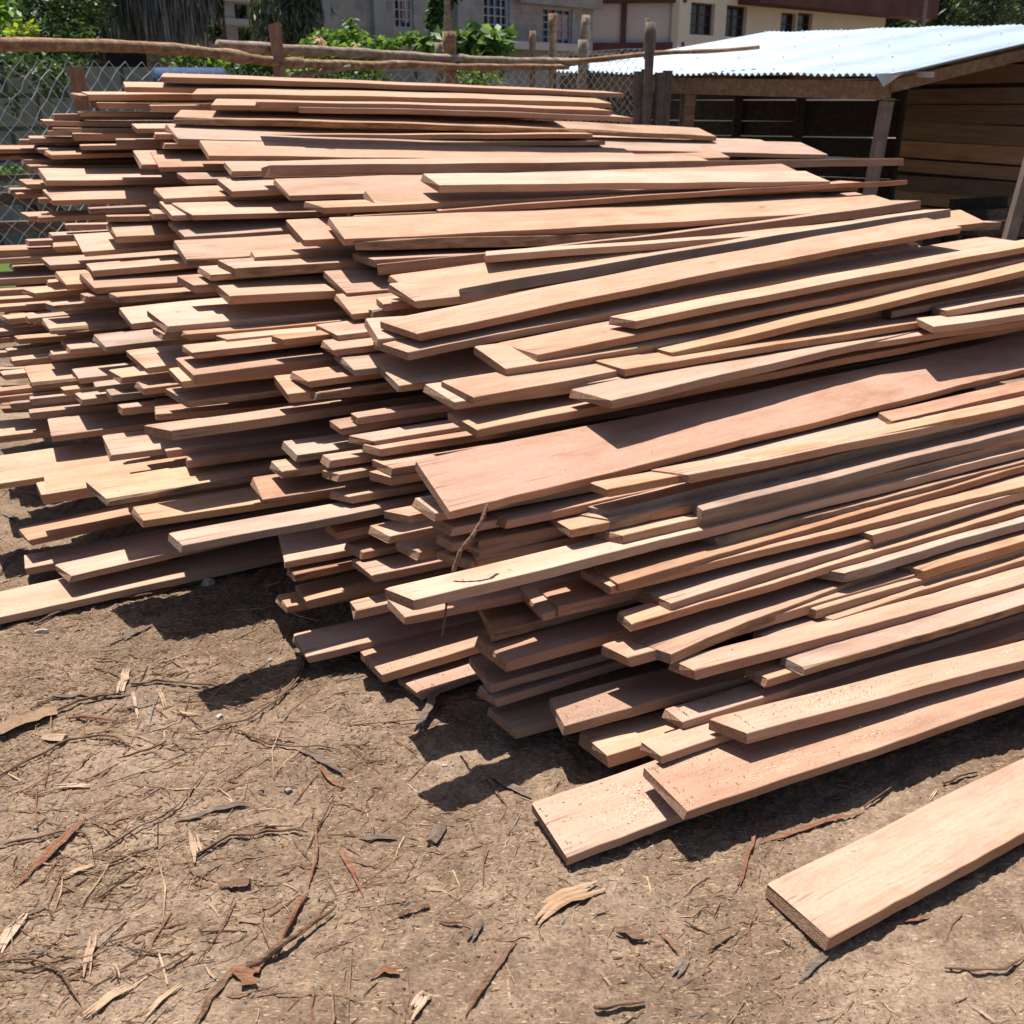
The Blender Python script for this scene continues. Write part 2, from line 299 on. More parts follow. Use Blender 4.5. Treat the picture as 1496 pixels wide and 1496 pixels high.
GP = 'timber planks stacked in the heap'
PLANKS = [
 ((-1.914,6.065,1.733),0.9948,-0.0240,0.1316,3.23,0.191,0.073,0.0300,'o',[(2.032, 0.005775000000000001)],'topmost plank of the heap, rounded orange edge against the wire fence',GP),
 ((-2.071,5.951,1.678),0.9948,-0.0138,0.1598,3.15,0.186,0.036,0.0280,'p',[],'pale plank end, nearest one left of the topmost plank',GP),
 ((-1.714,5.925,1.644),0.9948,-0.0161,0.1692,2.85,0.185,0.090,0.0294,'o',[(1.638, 0.016875)],'thick plank just under the topmost plank, with a blunt slanted end',GP),
 ((-2.309,6.038,1.643),0.9948,0.0026,0.0846,2.70,0.181,0.004,0.0341,'p',[],'pale plank end in front of the short square fence stake',GP),
 ((-2.358,6.031,1.636),0.9948,-0.0144,0.0752,2.72,0.183,-0.009,0.0280,'r',[],'reddish-brown plank end, nearest one left of the pale plank by the fence stake',GP),
 ((-2.256,6.011,1.600),0.9948,-0.0001,0.0376,3.11,0.189,0.006,0.0314,'o',[],'orange-brown plank end, nearest one below the pale plank by the fence stake',GP),
 ((-1.923,5.853,1.587),0.9948,-0.0125,0.0282,3.08,0.214,0.052,0.0319,'o',[],'orange-brown plank end, nearest one above the log-like top plank',GP),
 ((-1.571,5.763,1.590),0.9948,-0.0283,0.1786,2.28,0.188,0.090,0.0240,'p',[],'pale plank end, nearest one below the second top plank',GP),
 ((-1.286,5.582,1.604),0.9948,-0.0204,0.0470,2.28,0.194,0.059,0.0280,'r',[],'reddish-brown plank end, nearest one right of the second top plank',GP),
 ((-1.103,5.674,1.579),0.9948,-0.0284,0.0658,2.22,0.189,0.064,0.0280,'r',[],'reddish-brown plank end, nearest one above the dark red plank on edge',GP),
 ((-1.727,5.606,1.528),0.9948,-0.0375,0.2162,3.78,0.191,0.090,0.0321,'b',[(1.99, 0.02115)],'rough log-like plank with bark texture, near the top of the heap',GP),
 ((-1.657,5.418,1.435),0.9948,-0.0389,0.2443,4.76,0.271,0.011,0.0290,'p',[(1.91, -0.00915)],'big pale plank with chamfered end, widest on the upper side of the heap',GP),
 ((-0.218,7.348,1.398),0.9948,-0.0410,0.1504,2.82,0.186,0.090,0.0280,'p',[],'pale plank end, nearest one above the pale plank with brown stain',GP),
 ((-1.457,5.190,1.367),0.9948,-0.0352,0.2443,2.73,0.257,0.042,0.0240,'p',[(0.699, -0.006)],'pale plank with a split grey front edge below the big top plank',GP),
 ((-1.111,4.957,1.336),0.9948,-0.0185,-0.1571,4.52,0.110,0.000,0.0450,'r',[(1.123, -0.00285)],'dark red plank lying on edge, sticking out towards the shed',GP),
 ((-1.713,5.248,1.311),0.9948,-0.0137,0.2443,3.80,0.257,0.033,0.0249,'p',[],'square-ended sunny plank with a notch of shadow, high on the heap',GP),
 ((-1.808,5.263,1.321),0.9948,-0.0153,0.2443,3.25,0.238,0.030,0.0249,'p',[],'pale plank end, nearest one left of the square-ended sunny plank',GP),
 ((-2.437,5.744,1.345),0.9948,-0.0054,0.0846,2.91,0.194,-0.007,0.0240,'p',[],'sunny plank with a wavy rounded end, far side of the heap',GP),
 ((-2.847,5.951,1.330),0.9948,-0.0129,0.1034,3.15,0.192,0.011,0.0240,'b',[],'bark-edged plank end, third one left of the wavy sunny plank',GP),
 ((-2.561,5.884,1.366),0.9948,-0.0120,0.0846,2.85,0.187,0.004,0.0240,'g',[],'grey weathered plank end, nearest one left of the wavy sunny plank',GP),
 ((-2.832,5.934,1.365),0.9948,-0.0130,0.0752,2.89,0.187,0.009,0.0240,'r',[],'reddish-brown plank end, fourth one left of the wavy sunny plank',GP),
 ((-2.481,5.922,1.475),0.9948,-0.0124,0.0282,3.02,0.187,0.017,0.0246,'p',[],'pale plank end, fifth one above the wavy sunny plank',GP),
 ((-2.504,5.901,1.461),0.9948,-0.0166,0.0094,3.03,0.173,0.021,0.0270,'p',[],'pale plank end, second one above the wavy sunny plank',GP),
 ((-2.367,5.894,1.445),0.9948,-0.0079,0.0376,3.01,0.176,0.029,0.0369,'o',[],'orange-brown plank end, third one above the wavy sunny plank',GP),
 ((-2.622,5.927,1.422),0.9948,-0.0154,0.0470,2.88,0.179,0.026,0.0240,'p',[],'pale plank end, nearest one above the wavy sunny plank',GP),
 ((-2.676,5.928,1.413),0.9948,-0.0124,0.0000,3.10,0.132,0.017,0.0248,'r',[],'reddish-brown plank end, fourth one above the wavy sunny plank',GP),
 ((-1.911,5.588,1.479),0.9948,-0.0103,0.1034,2.92,0.195,0.022,0.0240,'p',[],'pale plank end, nearest one left of the log-like top plank',GP),
 ((-2.493,5.977,1.543),0.9948,-0.0067,0.0094,3.35,0.165,0.026,0.0311,'r',[],'reddish-brown plank end, third one below the pale plank by the fence stake',GP),
 ((-2.533,5.928,1.509),0.9948,-0.0120,0.0282,3.30,0.210,0.024,0.0270,'o',[],'orange-brown plank end, sixth one above the wavy sunny plank',GP),
 ((-2.360,5.997,1.554),0.9948,-0.0092,0.0188,3.00,0.207,0.035,0.0240,'o',[],'orange-brown plank end, second one below the pale plank by the fence stake',GP),
 ((-1.791,5.468,1.456),0.9948,-0.0126,0.0282,2.76,0.197,0.047,0.0266,'r',[],'reddish-brown plank end, second one left of the big top plank',GP),
 ((-2.038,5.616,1.422),0.9948,-0.0118,0.0094,3.16,0.185,0.040,0.0313,'r',[],'reddish-brown plank end, nearest one above the square-ended sunny plank',GP),
 ((-1.729,5.404,1.410),0.9948,-0.0146,0.0188,2.77,0.202,0.039,0.0240,'o',[],'orange-brown plank end, nearest one left of the big top plank',GP),
 ((-2.275,5.749,1.391),0.9948,-0.0120,0.0094,2.95,0.170,0.028,0.0240,'r',[],'reddish-brown plank end, nearest one right of the wavy sunny plank',GP),
 ((-2.653,5.881,1.312),0.9948,-0.0171,0.0282,2.87,0.180,0.011,0.0277,'r',[],'reddish-brown plank end, second one left of the wavy sunny plank',GP),
 ((-2.572,5.775,1.285),0.9948,-0.0066,0.0282,2.82,0.193,0.000,0.0240,'p',[],'pale plank end, nearest one above the broad orange wavy plank',GP),
 ((-2.384,5.505,1.231),0.9948,-0.0169,0.2349,3.02,0.217,-0.000,0.0284,'o',[],'broad orange plank with a wavy front edge, high at the far end of the heap',GP),
 ((-2.310,5.379,1.144),0.9948,-0.0270,0.2162,3.25,0.189,-0.012,0.0271,'p',[],'pinkish straight-edged plank just under the broad orange wavy plank',GP),
 ((-1.559,4.803,1.199),0.9948,-0.0021,0.1786,3.34,0.191,0.002,0.0240,'p',[],'pale plank end, nearest one below the square-ended sunny plank',GP),
 ((-1.274,4.887,1.224),0.9948,-0.0107,0.2349,2.97,0.189,-0.008,0.0302,'p',[],'pale plank end, nearest one below the dark red plank on edge',GP),
 ((-1.313,5.044,1.302),0.9948,-0.0161,0.1880,3.08,0.186,0.029,0.0240,'p',[],'pale plank end, nearest one below the split-edged plank',GP),
 ((-1.529,5.062,1.267),0.9948,-0.0137,0.1034,3.28,0.186,0.008,0.0242,'r',[],'reddish-brown plank end, nearest one right of the square-ended sunny plank',GP),
 ((-1.410,4.664,1.142),0.9948,-0.0204,0.2068,3.55,0.192,-0.030,0.0240,'p',[],'pale plank end, second one above the plank with a dark knot',GP),
 ((-1.494,4.673,1.138),0.9948,-0.0142,0.2443,3.08,0.191,0.000,0.0240,'p',[],'pale plank end, nearest one right of the flat rosy plank end',GP),
 ((-1.599,4.729,1.141),0.9948,-0.0147,0.0188,2.88,0.190,0.035,0.0250,'o',[],'orange-brown plank end, second one above the flat rosy plank end',GP),
 ((-1.754,4.678,1.049),0.9948,-0.0169,0.2443,2.97,0.203,0.007,0.0298,'p',[],'rosy flat plank end fully lit, with fine saw marks',GP),
 ((-1.425,4.598,1.058),0.9948,-0.0049,0.2443,3.28,0.202,-0.010,0.0240,'p',[],'pale plank end, nearest one above the plank with a dark knot',GP),
 ((-1.904,4.654,0.988),0.9948,0.0000,0.2443,2.99,0.221,0.011,0.0240,'p',[],'pale plank end, nearest one left of the flat rosy plank end',GP),
 ((-1.331,4.284,1.004),0.9948,-0.0165,0.2443,3.34,0.223,0.012,0.0277,'b',[],'plank end with a dark knot hole at its corner',GP),
 ((-0.997,4.042,1.048),0.9948,-0.0247,0.0094,3.37,0.184,0.049,0.0280,'p',[],'pale plank end, second one above the plank with a yellow end',GP),
 ((-1.031,3.881,1.029),0.9948,-0.0318,0.0564,3.30,0.186,-0.004,0.0363,'b',[],'bark-edged plank end, nearest one above the plank with a yellow end',GP),
 ((-2.073,4.692,0.921),0.9948,-0.0153,0.0658,3.11,0.192,-0.003,0.0240,'p',[],'pale plank end, second one above the broad pale plank over shadow',GP),
 ((-1.786,4.431,0.938),0.9948,-0.0063,0.0376,3.26,0.186,0.018,0.0280,'p',[],'pale plank end, nearest one above the broad pale plank over shadow',GP),
 ((-1.748,4.344,0.878),0.9948,-0.0069,0.2068,3.17,0.190,-0.022,0.0287,'p',[],'broad pale plank jutting out over a deep shadowed gap',GP),
 ((-1.906,4.417,0.880),0.9948,-0.0130,0.1692,2.96,0.192,-0.004,0.0240,'o',[],'orange-brown plank end, nearest one left of the broad pale plank over shadow',GP),
 ((-1.189,3.871,0.969),0.9948,-0.0114,0.0564,3.16,0.194,-0.004,0.0311,'r',[],'reddish-brown plank end, second one below the plank with a dark knot',GP),
 ((-1.121,3.871,1.005),0.9948,-0.0174,0.0376,3.02,0.186,0.006,0.0240,'o',[],'orange-brown plank end, nearest one below the plank with a dark knot',GP),
 ((-1.636,4.281,0.853),0.9948,-0.0117,0.0000,3.30,0.134,-0.013,0.0293,'b',[],'bark-edged plank end, nearest one right of the broad pale plank over shadow',GP),
 ((-1.777,4.330,0.847),0.9948,-0.0117,0.0000,2.92,0.080,-0.002,0.0270,'r',[],'reddish-brown plank end, nearest one below the broad pale plank over shadow',GP),
 ((-1.027,3.749,0.948),0.9948,-0.0358,0.1222,3.08,0.191,0.008,0.0319,'o',[],'half-shaded plank with a bright yellow sawn end',GP),
 ((-1.436,3.862,0.827),0.9948,-0.0152,0.1692,3.28,0.189,-0.001,0.0240,'p',[],'pale plank end, nearest one left of the longest mid plank',GP),
 ((-1.233,3.640,0.860),0.9948,-0.0205,0.1128,3.42,0.222,-0.006,0.0247,'p',[],'broad plank in the middle of the heap end, doubled by a second plank under it',GP),
 ((-1.251,3.634,0.835),0.9948,-0.0200,0.0000,3.09,0.132,0.003,0.0240,'p',[],'pale plank end, nearest one below the longest mid plank',GP),
 ((-1.152,3.610,0.838),0.9948,-0.0321,0.0000,2.98,0.080,-0.005,0.0240,'o',[],'orange-brown plank end, nearest one right of the longest mid plank',GP),
 ((-1.013,3.600,0.823),0.9948,-0.0228,0.0000,2.84,0.080,-0.009,0.0240,'o',[],'orange-brown plank end, second one above the shaded plank with lit edge',GP),
 ((-0.792,3.510,0.843),0.9948,-0.0174,0.0000,3.00,0.080,-0.010,0.0240,'o',[],'orange-brown plank end, second one above the wormholed plank',GP),
 ((-1.913,4.231,0.727),0.9948,-0.0136,0.0940,3.13,0.188,-0.004,0.0240,'b',[],'bark-edged plank end, second one left of the grey shaded slab',GP),
 ((-1.618,4.029,0.699),0.9948,-0.0045,0.0846,3.07,0.193,-0.005,0.0240,'g',[],'grey shaded plank with rough front edge',GP),
 ((-1.301,3.576,0.725),0.9948,-0.0105,0.1598,3.23,0.189,-0.017,0.0240,'r',[],'reddish-brown plank end, nearest one left of the shaded plank with lit edge',GP),
 ((-1.058,3.333,0.762),0.9948,-0.0061,0.0282,3.30,0.248,0.014,0.0344,'r',[],'wide plank with shaded top and a bright pink front edge',GP),
 ((-1.081,3.423,0.815),0.9948,-0.0138,0.0000,3.34,0.133,0.002,0.0240,'r',[],'reddish-brown plank end, nearest one above the shaded plank with lit edge',GP),
 ((-1.940,4.046,0.544),1.0377,-0.0171,0.1235,3.01,0.220,-0.000,0.0269,'b',[],'wide pale plank with bark along its front edge',GP),
 ((-1.719,3.981,0.585),0.9948,-0.0088,0.0000,2.95,0.184,0.011,0.0240,'p',[],'pale plank end, second one right of the pale plank with bark edge',GP),
 ((-1.454,3.722,0.654),0.9948,-0.0088,0.0000,2.97,0.149,-0.008,0.0240,'p',[],'pale plank end, nearest one below the grey shaded slab',GP),
 ((-1.826,4.175,0.655),0.9948,-0.0098,0.0470,2.85,0.191,0.006,0.0243,'p',[],'pale plank end, nearest one left of the grey shaded slab',GP),
 ((-1.895,4.171,0.635),0.9948,-0.0086,0.0000,2.95,0.080,-0.003,0.0240,'o',[],'orange-brown plank end, second one above the pale plank with bark edge',GP),
 ((-2.135,4.398,0.651),0.9948,-0.0245,0.0000,3.16,0.080,-0.004,0.0254,'o',[],'orange-brown plank end, fifth one above the pale plank with bark edge',GP),
 ((-2.194,4.406,0.601),0.9948,-0.0114,0.0000,2.82,0.080,-0.002,0.0333,'g',[],'grey weathered plank end, fourth one above the pale plank with bark edge',GP),
 ((-2.092,4.126,0.562),0.9948,-0.0120,0.0000,3.06,0.080,0.000,0.0240,'p',[],'pale plank end, second one left of the pale plank with bark edge',GP),
 ((-2.106,4.257,0.590),0.9948,-0.0125,0.0000,3.16,0.080,0.000,0.0259,'o',[],'orange-brown plank end, nearest one above the pale plank with bark edge',GP),
 ((-1.593,3.830,0.590),1.0416,-0.0176,-0.0698,2.87,0.116,0.007,0.0240,'g',[],'grey weathered plank end, second one below the grey shaded slab',GP),
 ((-1.481,3.680,0.598),1.0113,-0.0129,-0.0698,3.13,0.129,0.008,0.0240,'g',[],'grey weathered plank end, third one below the grey shaded slab',GP),
 ((-1.663,3.828,0.537),1.0044,-0.0122,-0.0698,3.12,0.166,0.012,0.0240,'p',[],'pale plank end, third one right of the pale plank with bark edge',GP),
 ((-1.933,3.995,0.497),1.0500,-0.0189,-0.0698,2.77,0.169,0.002,0.0268,'g',[],'grey weathered plank end, nearest one below the pale plank with bark edge',GP),
 ((-1.775,3.957,0.543),1.0333,-0.0164,-0.0698,3.09,0.080,-0.002,0.0240,'p',[],'pale plank end, nearest one right of the pale plank with bark edge',GP),
 ((-2.006,3.972,0.484),1.0948,-0.0246,-0.0698,2.78,0.118,-0.001,0.0285,'g',[],'grey weathered plank end, second one below the pale plank with bark edge',GP),
 ((-1.295,3.513,0.667),1.0093,-0.0108,-0.0698,2.80,0.176,0.005,0.0240,'r',[],'reddish-brown plank end, nearest one left of the plank with a lit corner',GP),
 ((-1.105,3.338,0.738),0.9948,-0.0147,0.0282,3.01,0.187,0.014,0.0240,'o',[],'orange-brown plank end, nearest one below the shaded plank with lit edge',GP),
 ((-1.092,3.346,0.665),0.9745,-0.0094,0.0389,3.05,0.186,-0.019,0.0240,'b',[],'shaded plank with one small lit corner at its end',GP),
 ((-2.320,5.046,0.984),0.9948,-0.0163,0.0000,2.40,0.084,0.001,0.0272,'r',[],'reddish-brown plank end, fifth one below the pinkish straight plank',GP),
 ((-2.144,4.918,0.975),0.9948,-0.0153,0.0000,2.75,0.167,0.021,0.0276,'o',[],'orange-brown plank end, second one left of the flat rosy plank end',GP),
 ((-2.225,5.110,1.004),0.9948,-0.0141,0.0000,2.90,0.150,0.006,0.0240,'g',[],'grey weathered plank end, fourth one below the pinkish straight plank',GP),
 ((-2.469,4.959,0.952),0.9948,-0.0353,0.0094,2.87,0.183,0.001,0.0379,'p',[],'pale plank end, sixth one below the pinkish straight plank',GP),
 ((-2.463,4.932,0.915),0.9948,-0.0260,0.0000,2.91,0.100,-0.010,0.0240,'o',[],'orange-brown plank end, seventh one below the pinkish straight plank',GP),
 ((-2.457,4.886,0.829),0.9948,-0.0207,0.0470,3.12,0.187,-0.006,0.0341,'p',[],'pale plank end, sixth one left of the broad pale plank over shadow',GP),
 ((-2.033,4.552,0.868),0.9948,-0.0168,0.0000,2.22,0.080,0.005,0.0240,'p',[],'pale plank end, second one left of the broad pale plank over shadow',GP),
 ((-2.431,4.814,0.787),0.9948,-0.0220,0.0000,2.99,0.080,-0.006,0.0378,'p',[],'pale plank end, fifth one left of the broad pale plank over shadow',GP),
 ((-2.126,4.593,0.816),0.9948,-0.0062,0.0000,2.80,0.153,-0.024,0.0240,'p',[],'pale plank end, fourth one left of the broad pale plank over shadow',GP),
 ((-2.386,4.710,0.765),0.9948,-0.0385,0.0000,2.93,0.080,-0.007,0.0274,'p',[],'pale plank end, seventh one left of the broad pale plank over shadow',GP),
 ((-2.320,4.600,0.749),0.9948,-0.0263,0.0000,2.78,0.080,-0.009,0.0240,'o',[],'orange-brown plank end, eighth one left of the broad pale plank over shadow',GP),
 ((-1.931,4.328,0.808),0.9948,-0.0139,0.0000,3.03,0.080,-0.013,0.0271,'b',[],'bark-edged plank end, third one left of the broad pale plank over shadow',GP),
 ((-1.796,4.332,0.848),0.9948,-0.0171,0.0000,2.90,0.080,0.002,0.0288,'r',[],'reddish-brown plank end, second one below the broad pale plank over shadow',GP),
 ((-2.206,4.472,0.723),0.9948,-0.0090,0.0000,2.90,0.105,-0.011,0.0240,'p',[],'pale plank end, eighth one above the pale plank with bark edge',GP),
 ((-2.053,4.354,0.751),0.9948,-0.0163,0.0000,2.81,0.080,-0.001,0.0240,'p',[],'pale plank end, third one below the broad pale plank over shadow',GP),
 ((-2.266,4.453,0.671),0.9948,-0.0240,0.0000,2.99,0.080,-0.008,0.0240,'b',[],'bark-edged plank end, seventh one above the pale plank with bark edge',GP),
 ((-2.266,4.443,0.644),0.9948,-0.0180,0.0000,3.18,0.080,-0.010,0.0240,'r',[],'reddish-brown plank end, sixth one above the pale plank with bark edge',GP),
 ((-2.228,4.398,0.591),0.9948,-0.0168,0.0000,3.07,0.080,-0.021,0.0240,'o',[],'orange-brown plank end, third one above the pale plank with bark edge',GP),
 ((-2.177,5.176,1.045),0.9948,-0.0169,0.0000,2.84,0.080,0.007,0.0255,'r',[],'reddish-brown plank end, third one below the pinkish straight plank',GP),
 ((-2.437,5.348,1.068),0.9948,-0.0180,0.0282,2.51,0.189,-0.003,0.0262,'r',[],'reddish-brown plank end, second one below the pinkish straight plank',GP),
 ((-2.379,5.328,1.066),0.9948,-0.0195,0.0000,2.53,0.082,0.007,0.0261,'o',[],'orange-brown plank end, nearest one below the pinkish straight plank',GP),
 ((-2.711,5.785,1.165),0.9948,-0.0193,0.0000,2.47,0.150,0.009,0.0267,'r',[],'reddish-brown plank end, second one left of the broad orange wavy plank',GP),
 ((-2.527,5.597,1.206),0.9948,-0.0140,0.0752,2.81,0.196,-0.007,0.0240,'p',[],'pale plank end, nearest one left of the broad orange wavy plank',GP),
 ((-2.606,5.636,1.154),0.9948,-0.0208,0.0000,2.49,0.097,0.006,0.0240,'o',[],'orange-brown plank end, nearest one below the broad orange wavy plank',GP),
 ((-2.018,5.094,1.130),0.9948,-0.0129,0.0000,3.08,0.080,0.007,0.0240,'r',[],'reddish-brown plank end, nearest one right of the pinkish straight plank',GP),
 ((-1.820,4.789,1.124),0.9948,-0.0184,0.0000,2.92,0.080,0.007,0.0240,'r',[],'reddish-brown plank end, nearest one above the flat rosy plank end',GP),
 ((-2.395,5.421,1.149),0.9948,-0.0180,0.0000,2.75,0.080,0.004,0.0240,'p',[],'pale plank end, nearest one left of the pinkish straight plank',GP),
 ((-2.080,4.014,0.522),1.0641,-0.0208,-0.0698,3.13,0.082,-0.010,0.0240,'p',[],'pale plank end, nearest one left of the pale plank with bark edge',GP),
 ((-2.079,3.988,0.503),1.0371,-0.0169,-0.0698,2.99,0.080,-0.007,0.0240,'r',[],'reddish-brown plank end, third one below the pale plank with bark edge',GP),
 ((-0.980,4.719,1.219),0.9948,-0.0102,0.2443,3.32,0.238,0.015,0.0240,'r',[],'maroon plank in shade under the dark red plank on edge',GP),
 ((-0.561,4.456,1.197),0.9948,-0.0367,0.2443,2.85,0.210,0.032,0.0304,'o',[(0.741, 0.013275)],'broad honey-coloured plank in full sun, running to the shed side of the heap',GP),
 ((-0.311,4.525,1.175),0.9948,0.0017,0.0000,3.10,0.080,0.029,0.0254,'r',[],'reddish-brown plank end, nearest one below the pale plank with brown stain',GP),
 ((-0.310,4.599,1.273),0.9948,-0.0299,0.1974,2.47,0.189,0.011,0.0331,'p',[(0.696, 0.0015)],'pale plank with a brown stain near its end, high on the heap',GP),
 ((1.959,7.017,1.109),0.9948,-0.0296,0.0470,0.52,0.194,0.090,0.0280,'r',[],'reddish-brown plank end, third one above the long wavy-shadow plank',GP),
 ((-0.765,4.302,1.206),0.9948,-0.0139,0.0470,3.25,0.197,-0.001,0.0252,'r',[],'reddish-brown plank end, nearest one right of the shaded maroon plank',GP),
 ((-0.653,4.352,1.170),0.9948,-0.0241,0.0282,3.22,0.196,0.062,0.0280,'p',[],'pale plank end, nearest one left of the broad honey-coloured plank',GP),
 ((-0.585,4.339,1.133),0.9948,-0.0131,0.1034,3.22,0.187,-0.014,0.0364,'o',[(0.768, -0.0165)],'orange-brown plank end, nearest one above the bark-sided plank',GP),
 ((-0.301,4.343,1.103),0.9948,-0.0362,0.0000,2.82,0.080,0.031,0.0240,'o',[],'orange-brown plank end, second one below the pale plank with brown stain',GP),
 ((-0.605,4.034,1.115),0.9948,-0.0408,-0.0524,4.20,0.189,0.090,0.0420,'b',[(0.721, -0.007725)],'plank with a rough bark-brown front side beside the shadowed gap',GP),
 ((-0.527,4.009,1.043),0.9948,-0.0258,0.0282,3.14,0.186,-0.005,0.0304,'r',[],'reddish-brown plank end, nearest one below the bark-sided plank',GP),
 ((-0.805,4.085,1.107),0.9948,-0.0080,0.2443,3.08,0.233,0.019,0.0285,'r',[],'reddish-brown plank end, second one left of the bark-sided plank',GP),
 ((-0.636,4.022,1.116),0.9948,-0.0150,0.2443,3.36,0.246,0.032,0.0280,'r',[],'reddish-brown plank end, nearest one left of the bark-sided plank',GP),
 ((-0.517,3.991,1.028),0.9948,0.0272,-0.1222,3.24,0.149,0.072,0.0420,'o',[(1.559, -0.032025)],'orange-brown plank end, second one below the bark-sided plank',GP),
 ((-0.096,3.929,1.070),0.9948,-0.0140,0.0000,2.46,0.102,0.053,0.0280,'p',[],'pale plank end, nearest one above the purplish plank on edge',GP),
 ((-0.336,3.647,0.971),0.9948,0.0180,0.2443,3.31,0.189,-0.017,0.0240,'p',[],'pale plank end, nearest one left of the purplish plank on edge',GP),
 ((-0.334,3.565,0.963),0.9948,-0.0154,0.1880,2.83,0.193,-0.009,0.0297,'o',[],'orange-brown plank end, second one left of the purplish plank on edge',GP),
 ((-0.189,3.658,0.990),0.9948,0.0500,-0.1571,2.76,0.121,0.065,0.0400,'g',[(1.055, 0.01125)],'purplish weathered plank standing on its narrow edge across the heap',GP),
 ((-0.506,3.667,0.911),0.9948,0.0480,-0.1571,3.29,0.099,0.039,0.0380,'b',[(1.483, 0.00555)],'grey-brown rough plank directly under the purplish plank on edge',GP),
 ((-0.303,3.265,0.912),0.9948,0.0611,0.0940,2.79,0.188,-0.040,0.0270,'p',[(1.131, 0.022875)],'plank with a frayed split end and a bright strip along its shaded top',GP),
 ((-0.336,3.218,0.863),0.9948,0.0371,0.0752,3.29,0.171,-0.032,0.0270,'o',[(1.168, 0.035025)],'bent yellowish plank with a small knot in its front edge',GP),
 ((-0.440,3.307,0.886),0.9948,-0.0170,0.1692,2.77,0.190,0.048,0.0280,'p',[],'pale plank end, nearest one left of the bent yellow plank',GP),
 ((-0.626,3.878,0.939),0.9948,-0.0162,0.2443,3.39,0.221,0.009,0.0257,'o',[],'bright yellow broad plank end between two groups of the heap',GP),
 ((-0.581,3.725,0.887),0.9948,-0.0145,0.2349,3.46,0.191,0.013,0.0240,'o',[],'orange-brown plank end, nearest one left of the grey-brown lower edge plank',GP),
 ((-0.463,3.670,0.933),0.9948,-0.0160,0.0000,3.18,0.131,0.042,0.0280,'p',[],'pale plank end, nearest one above the grey-brown lower edge plank',GP),
 ((-0.017,3.138,0.829),0.9948,-0.0054,0.1974,3.29,0.192,-0.005,0.0283,'p',[],'pale plank end, nearest one below the long pale straight plank',GP),
 ((0.077,3.223,0.855),0.9948,0.0385,0.0376,4.09,0.193,-0.027,0.0270,'p',[(1.301, 0.00285)],'long pale straight plank running out of view over the front of the heap',GP),
 ((0.410,3.442,0.919),0.9948,0.0367,0.0000,3.73,0.114,-0.022,0.0270,'o',[(0.896, 0.01245)],'orange-brown plank end, nearest one right of the long pale straight plank',GP),
 ((0.353,3.215,0.808),0.9948,-0.0133,0.0188,3.39,0.188,-0.010,0.0255,'p',[],'pale plank end, nearest one above the long wavy-shadow plank',GP),
 ((0.537,3.403,0.819),0.9948,0.0575,0.0000,4.13,0.173,-0.006,0.0270,'o',[(0.715, 0.002025)],'orange-brown plank end, second one above the long wavy-shadow plank',GP),
 ((1.500,4.055,0.836),0.9948,0.0189,0.0000,3.00,0.080,0.030,0.0280,'r',[],'reddish-brown plank end, nearest one right of the long wavy-shadow plank',GP),
 ((1.738,4.107,0.830),0.9948,0.0078,0.0000,3.06,0.080,0.011,0.0280,'o',[],'orange-brown plank end, third one above the broad upper lit plank',GP),
 ((-0.110,2.896,0.803),0.9159,-0.0097,0.0389,3.77,0.192,0.016,0.0267,'p',[],'chunky sunlit plank with clean sawn end over the splintered-end plank',GP),
 ((-0.171,2.914,0.783),1.0285,-0.0156,0.0631,3.38,0.190,-0.005,0.0253,'p',[],'pale plank end, nearest one left of the chunky sunlit plank',GP),
 ((-0.099,2.828,0.727),0.9564,-0.0103,0.0269,3.99,0.192,0.018,0.0270,'p',[],'plank with splintered saw fibres at its end and stepped shadow',GP),
 ((0.293,2.927,0.788),0.8727,-0.0120,-0.0456,2.18,0.190,0.008,0.0270,'p',[(1.032, 0.0022500000000000003)],'long plank with a wavy shadow line running along its top',GP),
 ((1.601,3.883,0.810),0.9948,-0.0178,0.0000,3.17,0.145,0.090,0.0280,'p',[],'pale plank end, second one above the broad upper lit plank',GP),
 ((-0.611,3.544,0.850),0.9948,-0.0107,0.0282,3.58,0.193,0.004,0.0240,'p',[],'pale plank end, nearest one below the grey-brown lower edge plank',GP),
 ((-0.522,3.297,0.786),0.9948,-0.0122,0.1034,3.17,0.189,0.019,0.0240,'g',[],'grey weathered plank end, nearest one right of the wormholed plank',GP),
 ((-0.601,3.410,0.827),0.9948,-0.0087,0.0000,3.08,0.157,0.021,0.0240,'r',[],'reddish-brown plank end, nearest one above the wormholed plank',GP),
 ((-0.361,3.177,0.765),1.0077,-0.0083,0.1356,3.21,0.222,0.022,0.0240,'b',[],'dark olive-brown plank with one lit corner',GP),
 ((-0.665,3.272,0.754),0.9948,-0.0102,0.0000,3.59,0.156,-0.006,0.0240,'p',[],'sunny plank end with three dark worm holes',GP),
 ((-0.643,3.258,0.718),0.9747,-0.0076,-0.0698,2.67,0.054,0.002,0.0240,'b',[],'thin narrow offcut with bark along its side',GP),
 ((-0.733,3.261,0.715),1.0979,-0.0246,0.0873,3.06,0.192,0.007,0.0327,'r',[],'reddish-brown plank end, nearest one below the wormholed plank',GP),
 ((-1.086,3.113,0.634),1.0015,-0.0175,-0.0698,3.83,0.139,-0.045,0.0330,'o',[(0.593, 0.00030000000000000003)],'long narrow plank with a thick light edge, jutting from the middle of the heap',GP),
 ((-1.748,3.728,0.425),1.0513,-0.0189,0.0993,3.20,0.190,0.012,0.0246,'p',[],'pale plank end, fifth one below the pale plank with bark edge',GP),
 ((-2.045,3.869,0.377),1.0474,-0.0188,0.0631,3.07,0.190,0.002,0.0289,'p',[],'pale plank end, sixth one below the pale plank with bark edge',GP),
